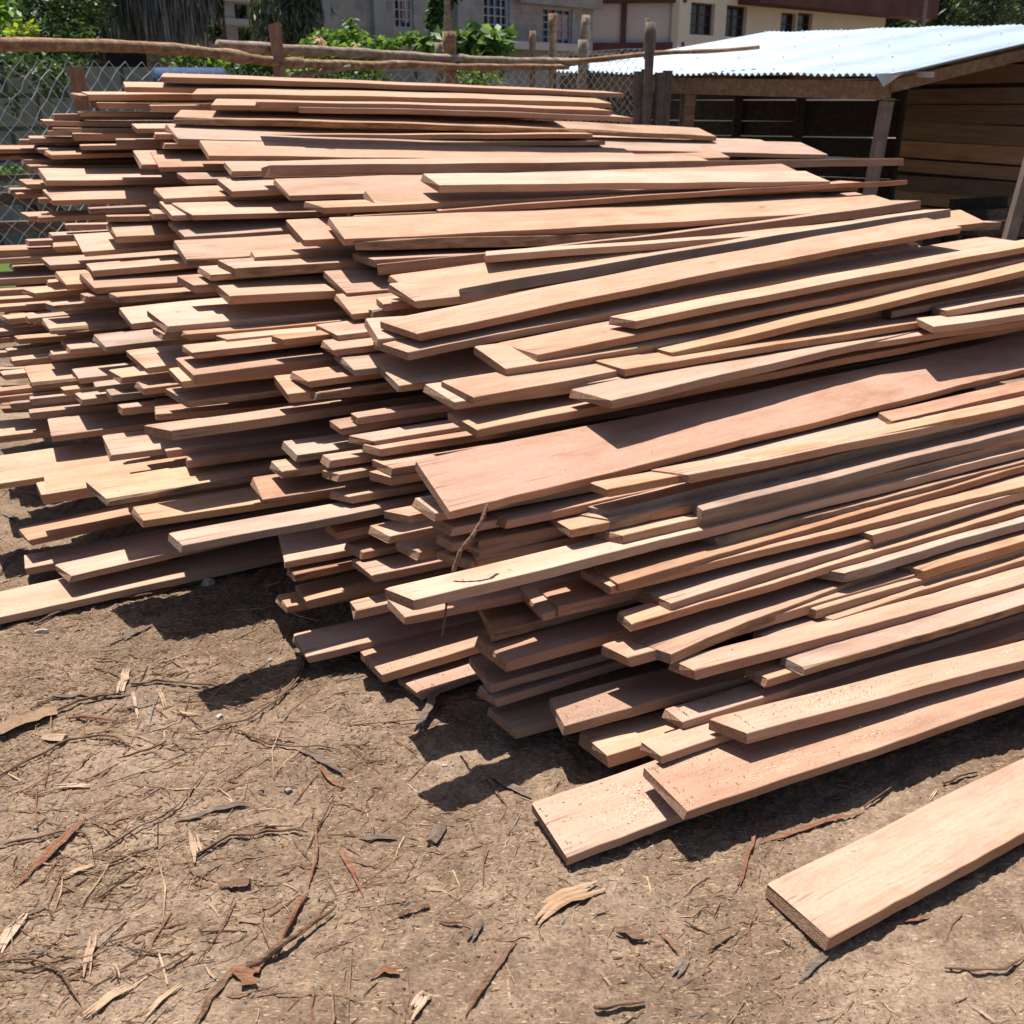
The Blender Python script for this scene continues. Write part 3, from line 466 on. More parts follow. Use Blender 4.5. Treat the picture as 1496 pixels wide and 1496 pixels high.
 ((-1.383,3.342,0.475),1.0658,-0.0218,0.0993,3.38,0.192,0.011,0.0240,'o',[],'orange-brown plank end, nearest one above the tan plank with pale nicks',GP),
 ((-1.895,3.472,0.317),0.9958,-0.0100,0.1356,3.30,0.243,0.006,0.0240,'p',[],'pale plank end, second one left of the wide lower sunny plank',GP),
 ((-1.634,3.323,0.339),1.0301,-0.0158,-0.0698,2.95,0.181,0.010,0.0380,'o',[],'orange-brown plank end, nearest one left of the wide lower sunny plank',GP),
 ((-1.609,3.322,0.342),1.0300,-0.0160,0.0631,3.44,0.189,0.016,0.0240,'p',[],'wide sunny plank low at the far end of the heap',GP),
 ((-1.304,3.076,0.415),1.0188,-0.0172,0.0510,3.47,0.187,-0.024,0.0240,'b',[],'tan plank with pale nicks along its lower edge',GP),
 ((-1.166,2.972,0.384),1.0969,-0.0175,-0.0456,3.43,0.191,-0.009,0.0240,'o',[],'orange-edged plank with only its back corner in sun',GP),
 ((-1.716,3.344,0.160),0.9133,-0.0000,-0.0698,3.34,0.181,0.006,0.0240,'r',[],'reddish-brown plank end, nearest one above the short lit plank near the dirt',GP),
 ((-0.917,2.601,0.462),1.0071,-0.0164,-0.0698,3.56,0.135,-0.002,0.0240,'g',[],'grey weathered plank with a bright edge jutting low from the heap over the dirt',GP),
 ((-1.494,3.129,0.120),0.9710,0.0000,-0.0698,3.18,0.155,-0.011,0.0240,'p',[],'pale plank with stepped shadow, just above the plank lying along the dirt',GP),
 ((-1.713,3.279,0.080),1.0773,0.0000,-0.0698,3.09,0.155,0.004,0.0280,'r',[],'reddish-brown plank end, nearest one left of the short lit plank near the dirt',GP),
 ((-1.752,2.925,0.045),1.0286,0.0000,0.0510,3.74,0.191,-0.017,0.0280,'p',[],'long pale plank lying flat on the dirt beside the shadows of the heap',GP),
 ((-1.199,3.370,0.484),1.0648,-0.0212,-0.0698,3.35,0.095,0.010,0.0280,'r',[],'reddish-brown plank end, nearest one below the thick-edged narrow plank',GP),
 ((-1.103,3.308,0.472),1.1007,-0.0255,-0.0698,3.13,0.080,0.006,0.0280,'r',[],'reddish-brown plank end, second one below the thick-edged narrow plank',GP),
 ((-0.685,3.077,0.566),1.0348,-0.0170,-0.0456,3.26,0.190,0.018,0.0240,'b',[],'bark-edged plank end, third one below the thin bark strip plank',GP),
 ((-1.231,3.424,0.598),1.1002,-0.0293,0.0389,3.23,0.191,0.018,0.0240,'r',[],'reddish-brown plank end, nearest one above the thick-edged narrow plank',GP),
 ((-1.903,3.908,0.464),1.0770,-0.0235,-0.0698,3.17,0.080,0.002,0.0280,'p',[],'pale plank end, fourth one below the pale plank with bark edge',GP),
 ((-1.392,3.534,0.588),1.0457,-0.0184,-0.0698,2.91,0.080,0.001,0.0280,'r',[],'reddish-brown plank end, second one above the thick-edged narrow plank',GP),
 ((-0.543,3.121,0.642),1.0126,-0.0131,-0.0698,3.48,0.136,0.018,0.0240,'r',[],'reddish-brown plank end, second one below the thin bark strip plank',GP),
 ((-0.489,3.139,0.672),1.0384,-0.0175,-0.0698,3.16,0.080,0.008,0.0240,'r',[],'reddish-brown plank end, nearest one below the thin bark strip plank',GP),
 ((-0.425,3.007,0.638),1.0145,-0.0129,-0.0698,3.53,0.113,-0.038,0.0240,'r',[],'reddish-brown plank end, third one above the dim lit stub',GP),
 ((-0.400,2.961,0.624),1.0319,-0.0164,-0.0698,3.31,0.091,-0.024,0.0240,'r',[],'reddish-brown plank end, second one above the dim lit stub',GP),
 ((-0.565,2.989,0.576),1.0485,-0.0197,-0.0698,3.15,0.083,0.001,0.0240,'r',[],'reddish-brown plank end, second one left of the dim lit stub',GP),
 ((-0.358,2.866,0.597),1.0309,-0.0161,-0.0698,3.24,0.130,-0.003,0.0240,'r',[],'reddish-brown plank end, nearest one above the dim lit stub',GP),
 ((-0.366,2.860,0.571),1.0428,-0.0188,-0.0698,3.17,0.096,-0.020,0.0278,'p',[],'stub of plank with a sunlit front corner in the dark gap',GP),
 ((-0.537,2.959,0.542),1.0292,-0.0158,-0.0698,3.10,0.080,-0.018,0.0240,'o',[],'orange-brown plank end, nearest one left of the dim lit stub',GP),
 ((-0.497,2.931,0.481),1.0116,-0.0128,-0.0698,3.30,0.095,-0.028,0.0247,'p',[],'pale plank end, nearest one below the dim lit stub',GP),
 ((-0.723,3.045,0.524),1.0514,-0.0203,-0.0698,3.29,0.151,0.004,0.0240,'b',[],'bark-edged plank end, third one left of the dim lit stub',GP),
 ((-0.776,2.986,0.451),1.0474,-0.0195,0.0510,3.19,0.190,0.015,0.0252,'r',[],'reddish-brown plank end, nearest one above the grey jutting plank',GP),
 ((-0.202,2.481,0.606),1.0342,-0.0169,-0.0698,3.20,0.153,0.006,0.0240,'r',[],'reddish-brown plank end, nearest one left of the wide tilted plank',GP),
 ((-0.371,2.785,0.410),1.0351,-0.0174,-0.0698,3.39,0.132,-0.008,0.0240,'r',[],'reddish-brown plank end, third one above the shaded plank with bright scratch',GP),
 ((-0.453,2.830,0.341),1.0211,-0.0134,-0.0698,3.34,0.116,-0.009,0.0240,'r',[],'reddish-brown plank end, nearest one above the shaded plank with bright scratch',GP),
 ((-0.258,2.551,0.464),1.0294,-0.0157,-0.0698,3.18,0.111,-0.012,0.0240,'r',[],'reddish-brown plank end, second one above the shaded plank with bright scratch',GP),
 ((-0.411,2.716,0.319),1.0557,-0.0226,-0.0698,3.31,0.163,0.003,0.0240,'r',[],'shaded reddish plank with one bright scratch on top',GP),
 ((-0.164,2.470,0.567),1.0343,-0.0171,-0.0698,3.34,0.118,0.000,0.0240,'r',[],'reddish-brown plank end, nearest one below the wide tilted plank',GP),
 ((-0.089,2.478,0.507),1.0023,-0.0090,-0.0698,3.34,0.143,-0.007,0.0240,'r',[],'dark brown plank deep in shade behind a hanging twig',GP),
 ((-0.112,2.472,0.470),0.9993,-0.0086,-0.0698,3.14,0.128,-0.029,0.0240,'r',[],'reddish-brown plank end, second one below the dark brown buried plank',GP),
 ((-0.160,2.481,0.519),1.0313,-0.0161,-0.0698,3.34,0.093,-0.001,0.0240,'r',[],'reddish-brown plank end, nearest one left of the dark brown buried plank',GP),
 ((-0.631,2.837,0.171),1.0261,-0.0152,-0.0698,3.09,0.153,0.015,0.0240,'r',[],'reddish-brown plank end, nearest one left of the shaded plank with bright scratch',GP),
 ((-0.674,2.886,0.239),1.0012,-0.0081,-0.0698,3.01,0.080,-0.001,0.0240,'r',[],'reddish-brown plank end, second one left of the shaded plank with bright scratch',GP),
 ((-0.707,2.911,0.273),1.0562,-0.0226,0.0752,2.79,0.222,0.050,0.0240,'r',[],'reddish-brown plank end, third one left of the shaded plank with bright scratch',GP),
 ((-0.704,2.849,0.145),1.0471,-0.0211,-0.0698,2.76,0.112,0.002,0.0240,'r',[],'reddish-brown plank end, nearest one above the shaded plank on the dirt',GP),
 ((-0.528,2.859,0.394),1.0247,-0.0145,-0.0698,3.00,0.104,0.001,0.0240,'r',[],'reddish-brown plank end, fourth one above the shaded plank with bright scratch',GP),
 ((-0.157,2.416,0.638),0.9212,-0.0175,0.2443,4.18,0.251,0.053,0.0260,'s',[(1.155, -0.002175)],'wide pinkish plank tilted towards the viewer, its broad face crossed by sharp shadows',GP),
 ((-0.231,2.171,0.510),1.0140,-0.0174,-0.0698,4.36,0.111,-0.026,0.0280,'p',[(1.845, -0.011625)],'narrow sunlit plank jutting far out below the wide tilted plank',GP),
 ((-0.281,2.602,0.553),1.0350,-0.0172,-0.0698,3.36,0.080,-0.038,0.0240,'r',[],'reddish-brown plank end, second one left of the wide tilted plank',GP),
 ((-0.019,2.512,0.574),1.0185,-0.0128,-0.0698,3.33,0.083,-0.006,0.0240,'r',[],'reddish-brown plank end, second one above the dark brown buried plank',GP),
 ((-0.091,2.484,0.526),1.0641,-0.0241,-0.0698,3.34,0.175,0.090,0.0280,'r',[],'reddish-brown plank end, nearest one above the dark brown buried plank',GP),
 ((-0.096,2.473,0.486),1.0580,-0.0216,-0.0698,3.26,0.086,0.029,0.0312,'r',[],'reddish-brown plank end, nearest one below the dark brown buried plank',GP),
 ((0.151,2.511,0.548),1.0387,-0.0184,-0.0698,3.15,0.144,0.023,0.0240,'r',[],'reddish-brown plank end, nearest one left of the striped-edge plank',GP),
 ((0.496,2.714,0.630),1.0008,-0.0175,-0.0698,4.04,0.105,-0.061,0.0270,'p',[(0.626, -0.01545)],'pale plank with a curved shadow just under the wide tilted plank',GP),
 ((0.257,2.595,0.630),1.0243,-0.0146,-0.0698,3.30,0.080,0.001,0.0240,'o',[],'orange-brown plank end, third one above the striped-edge plank',GP),
 ((0.267,2.602,0.566),0.9953,-0.0174,-0.0698,4.19,0.166,-0.050,0.0300,'g',[(0.827, 0.01815)],'grey weathered plank end, second one above the striped-edge plank',GP),
 ((0.269,2.574,0.550),0.9925,-0.0174,-0.0698,3.89,0.110,-0.046,0.0300,'b',[(0.917, 0.0042)],'bark-edged plank end, nearest one above the striped-edge plank',GP),
 ((0.531,2.658,0.545),0.9916,-0.0174,-0.0698,3.94,0.080,0.024,0.0300,'g',[],'grey weathered plank end, nearest one above the bark-streaked plank',GP),
 ((0.299,2.540,0.519),1.0121,-0.0174,-0.0698,4.20,0.089,-0.037,0.0300,'o',[(0.755, -0.006825)],'plank whose front edge shows slanted saw stripes',GP),
 ((0.584,2.665,0.453),1.0150,-0.0175,-0.0698,3.74,0.080,-0.015,0.0300,'b',[(0.585, 0.0006000000000000001)],'bark-streaked plank with splintered thick end below the stacked edges',GP),
 ((0.277,2.412,0.439),0.9972,-0.0084,-0.0698,3.77,0.137,0.020,0.0240,'r',[],'reddish-brown plank end, nearest one left of the pale plank with speckled end',GP),
 ((0.258,2.415,0.428),1.0455,-0.0208,-0.0698,3.30,0.145,0.004,0.0240,'o',[],'orange-brown plank end, second one left of the pale plank with speckled end',GP),
 ((0.120,2.403,0.376),1.0627,-0.0253,-0.0698,3.59,0.168,0.020,0.0322,'r',[],'reddish-brown plank end, third one above the rough wide shaded plank',GP),
 ((0.079,2.388,0.362),1.0348,-0.0175,0.0269,3.34,0.170,0.023,0.0240,'r',[],'reddish-brown plank end, second one above the rough wide shaded plank',GP),
 ((0.414,2.419,0.377),0.9862,-0.0175,-0.0698,4.24,0.176,0.005,0.0380,'p',[],'thick pale plank with speckled greyish end grain and a wavy front edge',GP),
 ((0.403,2.300,0.293),0.9328,-0.0175,-0.0698,3.99,0.164,-0.025,0.0314,'b',[(0.594, 0.008775)],'shaded plank whose end shows a bright triangle of sun',GP),
 ((0.308,2.345,0.355),1.0265,-0.0145,-0.0698,3.18,0.083,0.015,0.0240,'r',[],'reddish-brown plank end, nearest one below the pale plank with speckled end',GP),
 ((-0.055,2.392,0.305),1.0298,-0.0159,-0.0698,3.16,0.184,0.065,0.0280,'d',[],'dusty plank end, nearest one above the rough wide shaded plank',GP),
 ((-0.014,2.296,0.271),1.0476,-0.0203,-0.0698,3.20,0.174,-0.000,0.0300,'r',[],'wide shaded plank with torn front edge and one small lit corner',GP),
 ((0.128,2.177,0.160),1.1286,-0.0175,-0.0698,3.76,0.144,0.035,0.0300,'d',[],'dusty plank with a long wedge of sun along its front edge',GP),
 ((0.296,2.289,0.288),1.0409,-0.0204,-0.0698,3.28,0.104,-0.013,0.0298,'r',[],'reddish-brown plank end, nearest one left of the plank with a lit triangle end',GP),
 ((0.462,2.266,0.264),1.0774,-0.0310,-0.0698,3.22,0.080,-0.020,0.0290,'r',[],'reddish-brown plank end, nearest one below the plank with a lit triangle end',GP),
 ((0.663,2.328,0.201),1.0473,-0.0237,-0.0698,3.17,0.080,0.004,0.0252,'o',[],'orange-brown plank end, nearest one left of the bark-edged slanting plank',GP),
 ((0.763,2.338,0.227),1.1037,-0.0176,-0.0698,3.79,0.086,-0.008,0.0240,'b',[],'slanting plank with a reddish bark edge and lit tip',GP),
 ((0.743,2.429,0.241),1.0400,-0.0175,-0.0698,3.65,0.126,-0.011,0.0240,'p',[],'pale plank end, nearest one above the bark-edged slanting plank',GP),
 ((0.861,2.591,0.269),1.0438,-0.0199,-0.0698,3.46,0.080,-0.017,0.0300,'o',[],'orange-brown plank end, third one above the bark-edged slanting plank',GP),
 ((0.905,2.582,0.245),1.0478,-0.0174,-0.0698,3.70,0.080,-0.024,0.0300,'o',[],'orange-brown plank end, second one above the bark-edged slanting plank',GP),
 ((1.245,2.814,0.287),1.0415,-0.0196,-0.0698,3.53,0.080,-0.016,0.0300,'o',[],'orange-brown plank end, second one below the broad upper lit plank',GP),
 ((0.966,2.703,0.332),1.0233,-0.0172,-0.0698,3.74,0.080,-0.049,0.0300,'g',[],'grey weathered plank end, nearest one below the broad upper lit plank',GP),
 ((1.090,2.854,0.388),0.9970,-0.0142,-0.0698,4.00,0.141,-0.001,0.0319,'p',[],'broad pale plank with a lit chamfered end over the pale plank with speckled end',GP),
 ((0.232,2.127,0.104),1.0860,-0.0314,-0.0698,3.17,0.130,0.001,0.0364,'o',[],'thick orange stub of plank lit at its end above the dirt',GP),
 ((0.352,2.066,0.145),1.0411,-0.0216,-0.0698,3.28,0.080,0.005,0.0240,'p',[],'pale plank end, nearest one right of the thick sunlit stub',GP),
 ((0.428,2.193,0.160),1.0511,-0.0248,-0.0698,3.23,0.080,-0.008,0.0240,'d',[],'dusty plank end, nearest one left of the sawdust-covered upper plank',GP),
 ((0.567,2.106,0.185),1.1270,-0.0321,-0.0698,3.65,0.100,-0.042,0.0307,'d',[],'sawdust-covered plank just above the long greenish-edged plank',GP),
 ((0.389,1.898,0.115),1.1086,-0.0000,-0.0094,3.55,0.189,0.012,0.0260,'d',[(0.564, -0.006675)],'long greenish-edged plank whose end rests over the plank sprinkled with sawdust',GP),
 ((0.114,1.835,0.040),1.0821,0.0000,0.0752,3.17,0.189,0.024,0.0260,'d',[],'pale broad plank flat on the dirt, sprinkled with sawdust, under another plank end',GP),
 ((0.627,1.584,0.050),1.0276,0.0000,-0.0577,3.39,0.190,0.016,0.0312,'s',[],'lone pinkish plank lying flat on the dirt, clear of the heap',GP),
 ((-0.060,2.333,0.179),1.0350,-0.0180,-0.0698,3.03,0.183,0.037,0.0240,'d',[],'dusty plank end, nearest one below the rough wide shaded plank',GP),
 ((-0.048,2.330,0.139),1.0326,-0.0170,-0.0698,3.37,0.090,-0.004,0.0248,'o',[],'orange-brown plank end, second one below the rough wide shaded plank',GP),
 ((0.010,2.274,0.076),1.0451,-0.0212,-0.0698,3.24,0.154,-0.002,0.0249,'d',[],'dusty plank end, nearest one left of the lit-wedge plank',GP),
 ((-0.607,2.642,0.088),1.0679,-0.0100,-0.0698,3.47,0.176,0.015,0.0240,'r',[],'reddish shaded plank leaning on the dirt with a lit back edge',GP),
 ((-0.377,2.557,0.078),1.0121,-0.0074,-0.0698,3.30,0.185,0.018,0.0275,'d',[],'pinkish plank end close to the dirt, half lit, beside the shaded plank',GP),
 ((-0.267,2.518,0.040),0.9648,0.0000,-0.0698,3.27,0.129,0.005,0.0240,'d',[],'dusty plank end, nearest one below the pinkish plank end on the dirt',GP),
 ((-0.275,2.348,0.373),1.0734,-0.0277,-0.0698,3.02,0.137,0.004,0.0240,'r',[],'reddish-brown plank end, nearest one below the far-jutting narrow plank',GP),
 ((1.281,3.346,0.596),0.9673,-0.0096,-0.0698,3.13,0.108,0.084,0.0350,'r',[],'reddish-brown plank end, nearest one above the broad upper lit plank',GP),
 ((-2.374,5.295,0.948),0.9948,-0.0305,0.0282,2.53,0.157,-0.002,0.0220,'b',[],'thin weathered plank end buried in the packed far-left edge of the heap',GP),
 ((-2.339,5.254,0.927),0.9948,-0.0318,0.0188,2.59,0.163,-0.000,0.0220,'r',[],'thin weathered plank end buried in the packed far-left edge of the heap',GP),
 ((-2.499,5.211,0.899),0.9948,-0.0348,0.0188,2.44,0.157,-0.005,0.0220,'b',[],'thin weathered plank end buried in the packed far-left edge of the heap',GP),
 ((-2.264,5.157,0.873),0.9948,-0.0362,0.0094,2.70,0.159,0.000,0.0220,'b',[],'thin weathered plank end buried in the packed far-left edge of the heap',GP),
 ((-2.438,5.116,0.849),0.9948,-0.0374,0.0094,2.66,0.154,-0.005,0.0220,'b',[],'thin weathered plank end buried in the packed far-left edge of the heap',GP),
 ((-2.295,5.085,0.827),0.9948,-0.0386,0.0000,2.43,0.159,-0.001,0.0220,'o',[],'thin weathered plank end buried in the packed far-left edge of the heap',GP),
 ((-2.224,5.044,0.804),0.9948,-0.0415,0.0000,2.74,0.152,-0.001,0.0220,'b',[],'thin weathered plank end buried in the packed far-left edge of the heap',GP),
 ((-2.361,4.991,0.780),0.9948,-0.0436,0.0000,2.57,0.147,-0.005,0.0220,'r',[],'thin weathered plank end buried in the packed far-left edge of the heap',GP),
 ((-2.568,4.938,0.753),0.9948,-0.0452,0.0000,2.70,0.141,-0.010,0.0220,'r',[],'thin weathered plank end buried in the packed far-left edge of the heap',GP),
 ((-2.269,4.895,0.728),0.9948,-0.0489,0.0000,2.40,0.134,-0.005,0.0220,'r',[],'thin weathered plank end buried in the packed far-left edge of the heap',GP),
 ((-2.304,4.854,0.707),0.9948,-0.0498,0.0000,2.49,0.130,-0.007,0.0220,'b',[],'thin weathered plank end buried in the packed far-left edge of the heap',GP),
 ((-2.349,4.801,0.682),0.9948,-0.0510,0.0000,2.71,0.125,-0.008,0.0220,'r',[],'thin weathered plank end buried in the packed far-left edge of the heap',GP),
 ((-2.216,4.761,0.661),0.9948,-0.0547,0.0000,2.69,0.120,-0.007,0.0220,'r',[],'thin weathered plank end buried in the packed far-left edge of the heap',GP),
 ((-2.493,4.719,0.637),0.9948,-0.0543,0.0000,2.53,0.117,-0.012,0.0220,'r',[],'thin weathered plank end buried in the packed far-left edge of the heap',GP),
 ((-2.179,4.680,0.620),0.9948,-0.0565,0.0000,2.59,0.112,-0.007,0.0220,'b',[],'thin weathered plank end buried in the packed far-left edge of the heap',GP),
 ((-1.991,4.638,0.597),0.9948,-0.0593,0.0000,2.41,0.108,-0.005,0.0220,'o',[],'thin weathered plank end buried in the packed far-left edge of the heap',GP),
 ((-2.155,4.598,0.578),0.9948,-0.0622,0.0000,2.69,0.105,-0.008,0.0220,'b',[],'thin weathered plank end buried in the packed far-left edge of the heap',GP),
 ((-2.171,4.560,0.561),0.9948,-0.0638,0.0000,2.49,0.102,-0.009,0.0220,'r',[],'thin weathered plank end buried in the packed far-left edge of the heap',GP),
 ((-2.090,4.519,0.540),0.9948,-0.0641,0.0000,2.66,0.099,-0.009,0.0220,'o',[],'thin weathered plank end buried in the packed far-left edge of the heap',GP),
 ((-2.111,4.468,0.521),0.9948,-0.0688,0.0000,2.48,0.096,-0.009,0.0220,'r',[],'thin weathered plank end buried in the packed far-left edge of the heap',GP),
 ((-2.281,4.427,0.500),0.9948,-0.0696,0.0000,2.71,0.094,-0.012,0.0220,'o',[],'thin weathered plank end buried in the packed far-left edge of the heap',GP),
 ((-1.997,4.388,0.482),0.9948,-0.0730,0.0000,2.57,0.090,-0.009,0.0220,'r',[],'thin weathered plank end buried in the packed far-left edge of the heap',GP),
 ((-2.059,4.337,0.462),1.1954,-0.0467,-0.0698,2.54,0.128,-0.005,0.0220,'r',[],'thin weathered plank end buried in the packed far-left edge of the heap',GP),
 ((-2.254,4.299,0.448),1.1954,-0.0483,-0.0698,2.41,0.126,-0.009,0.0220,'r',[],'thin weathered plank end buried in the packed far-left edge of the heap',GP),
 ((-2.019,4.260,0.431),1.1954,-0.0486,-0.0698,2.70,0.119,-0.005,0.0220,'r',[],'thin weathered plank end buried in the packed far-left edge of the heap',GP),
 ((-2.180,4.221,0.415),1.1954,-0.0493,-0.0698,2.66,0.117,-0.009,0.0220,'b',[],'thin weathered plank end buried in the packed far-left edge of the heap',GP),
 ((-2.156,4.184,0.401),1.1954,-0.0512,-0.0698,2.57,0.113,-0.009,0.0220,'r',[],'thin weathered plank end buried in the packed far-left edge of the heap',GP),
 ((-0.458,2.639,0.240),1.0335,-0.0171,-0.0698,3.22,0.080,0.024,0.0280,'r',[],'reddish-brown plank end, nearest one below the shaded plank with bright scratch',GP),
]
BOARDS = []
def place_plank(idx, P, yaw, pitch, roll, L, Wd, sk, T, tone, bend, label, group):
    rnd = random.Random(idx*7919+11)
    d = Vector((math.sin(yaw)*math.cos(pitch), math.cos(yaw)*math.cos(pitch), math.sin(pitch)))
    e0 = Vector((-math.cos(yaw), math.sin(yaw), 0))
    u0 = d.cross(e0).normalized()
    e = (e0*math.cos(roll)+u0*math.sin(roll)).normalized()
    nn = d.cross(e).normalized()
    V, F, M = plank_mesh(rnd, L, Wd, T, sk, tone, bend, P[1] < 3.4)
    me = bpy.data.meshes.new('timber_plank'); me.from_pydata(V, [], F); me.update()
    for m in (W[tone], SIDE[tone], END['g' if tone in 'gb' else 'n']): me.materials.append(m)
    me.polygons.foreach_set('material_index', M)
    o = bpy.data.objects.new('timber_plank', me)
    R = Matrix((d, e, nn)).transposed().to_4x4()
    o.matrix_world = Matrix.Translation(Vector(P)) @ R
    link(o); tag(o, label, 'plank', group); BOARDS.append((o.matrix_world.copy(), L, Wd, tone, P))
    return o
for i, row in enumerate(PLANKS):
    place_plank(i, *row)

# ------------------------------------------------------------------ ground
_lat = np.random.RandomState(3).rand(8, 256, 256)
def vn(x, y, k):
    xi = np.floor(x).astype(int); yi = np.floor(y).astype(int); fx = x-xi; fy = y-yi
    fx = fx*fx*(3-2*fx); fy = fy*fy*(3-2*fy); L = _lat[k]
    a = L[xi%256, yi%256]; b = L[(xi+1)%256, yi%256]; c = L[xi%256, (yi+1)%256]; d = L[(xi+1)%256, (yi+1)%256]
    return (a*(1-fx)+b*fx)*(1-fy)+(c*(1-fx)+d*fx)*fy-.5
def gz(x, y):
    x = np.asarray(x, float); y = np.asarray(y, float)
    z = .030*vn(x*1.1+9, y*1.1+4, 0)+.022*vn(x*3.2, y*3.2, 1)+.013*vn(x*8.5+2, y*8.5, 2)
    z = z+.010*vn(x*21, y*21+5, 3)+.012*np.maximum(0, vn(x*43, y*43, 4))+.009*np.abs(vn(x*62, y*62, 5))+.006*vn(x*110, y*110, 6)
    return z-.006
def axis(lo, hi, step, far_lo, far_hi):
    a = [lo]; s = step
    while a[-1] < hi: a.append(a[-1]+step)
    s = step
    while a[-1] < far_hi: s *= 1.22; a.append(a[-1]+s)
    s = step; b = [lo]
    while b[-1] > far_lo: s *= 1.22; b.append(b[-1]-s)
    return np.array(sorted(set(b[1:]+a)))
gx = axis(-2.2, 1.9, .0062, -160, 160); gy = axis(1.15, 3.35, .0062, -40, 260)
GX, GY = np.meshgrid(gx, gy)
GZ = gz(GX, GY)*np.clip((14-np.hypot(GX, GY))/8, 0, 1)
nx_, ny_ = len(gx), len(gy)
me = bpy.data.meshes.new('ground')
co = np.stack([GX, GY, GZ], -1).reshape(-1, 3)
ii = np.arange(nx_*ny_).reshape(ny_, nx_)
quads = np.stack([ii[:-1,:-1], ii[:-1,1:], ii[1:,1:], ii[1:,:-1]], -1).reshape(-1, 4)
me.vertices.add(len(co)); me.vertices.foreach_set('co', co.astype(np.float32).ravel())
me.loops.add(quads.size); me.loops.foreach_set('vertex_index', quads.astype(np.int32).ravel())
me.polygons.add(len(quads)); me.polygons.foreach_set('loop_start', np.arange(0, quads.size, 4, dtype=np.int32))
me.polygons.foreach_set('use_smooth', np.ones(len(quads), bool)); me.update(calc_edges=True)
ground = bpy.data.objects.new('ground', me); link(ground); tag(ground, kind='structure')
m, nt, b = mat('dirt')
tc = nd(nt, 'ShaderNodeTexCoord'); P = tc.outputs['Object']
a1 = noise(nt, P, 1.6, 5, .6); a2 = noise(nt, P, 14, 5, .65); a3 = noise(nt, P, 120, 4, .7)
c = ramp(nt, a1, [(.33,(.118,.078,.051)),(.5,(.172,.118,.080)),(.68,(.240,.174,.124))])
dr = noise(nt, mapping(nt, P, (1,1.5,1), loc=(3,1,0)), 3.1, 6, .7)
c = mixc(nt, math_(nt, 'MULTIPLY', ramp(nt, dr, [(.50,(0,0,0)),(.66,(1,1,1))]), .55), c, (.29,.21,.145))
c = mixc(nt, math_(nt, 'MULTIPLY', ramp(nt, dr, [(.32,(1,1,1)),(.45,(0,0,0))]), .45), c, (.095,.064,.044))
c = mixc(nt, .75, c, ramp(nt, a2, [(.3,(.66,.63,.60)),(.55,(1,1,1)),(.75,(1.25,1.22,1.18))]), 'MULTIPLY')
c = mixc(nt, .8, c, ramp(nt, a3, [(.28,(.42,.39,.37)),(.5,(1,1,1)),(.7,(1.5,1.45,1.4))]), 'MULTIPLY')
# sawdust fibres: stretched specks in several directions
for k, (rot, col, lo, sc) in enumerate([(.5,(.38,.27,.165),.66,(38,230,100)),(2.0,(.42,.30,.19),.665,(42,260,100)),(1.2,(.32,.20,.12),.66,(30,190,100)),(2.7,(.06,.042,.03),.67,(30,170,100)),(.1,(.07,.05,.035),.67,(36,200,100))]):
    f = noise(nt, mapping(nt, P, sc, loc=(k*3.1,k*1.7,0), rot=(0,0,rot)), 1.0, 2, .5)
    c = mixc(nt, math_(nt, 'MULTIPLY', ramp(nt, f, [(lo,(0,0,0)),(lo+.04,(1,1,1))]), .85), c, col)
# grass beyond the yard fence
sx = nd(nt, 'ShaderNodeSeparateXYZ'); nt.links.new(P, sx.inputs[0])
gf = math_(nt, 'ADD', math_(nt, 'MULTIPLY', math_(nt, 'SUBTRACT', math_(nt, 'SUBTRACT', sx.outputs[1], 8.4), math_(nt, 'MAXIMUM', math_(nt, 'MULTIPLY', math_(nt, 'ADD', sx.outputs[0], 1.2), 4.0), 0)), .9), math_(nt, 'MULTIPLY', math_(nt, 'SUBTRACT', a2, .5), 2.5), clamp=True)
gf = math_(nt, 'MULTIPLY', gf, math_(nt, 'SUBTRACT', 16.5, sx.outputs[1], clamp=True))
gcol = ramp(nt, mixc(nt, .5, a3, a2), [(.3,(.03,.055,.014)),(.55,(.07,.115,.027)),(.75,(.16,.18,.07))])
c = mixc(nt, gf, c, gcol)
nt.links.new(c, b.inputs['Base Color']); b.inputs['Roughness'].default_value = .95; b.inputs['Specular IOR Level'].default_value = .08
h = math_(nt, 'ADD', math_(nt, 'MULTIPLY', a3, .5), math_(nt, 'MULTIPLY', noise(nt, P, 330, 3, .7), .35))
bump(nt, b, math_(nt, 'ADD', h, a2), .75, .006)
ground.data.materials.append(m)

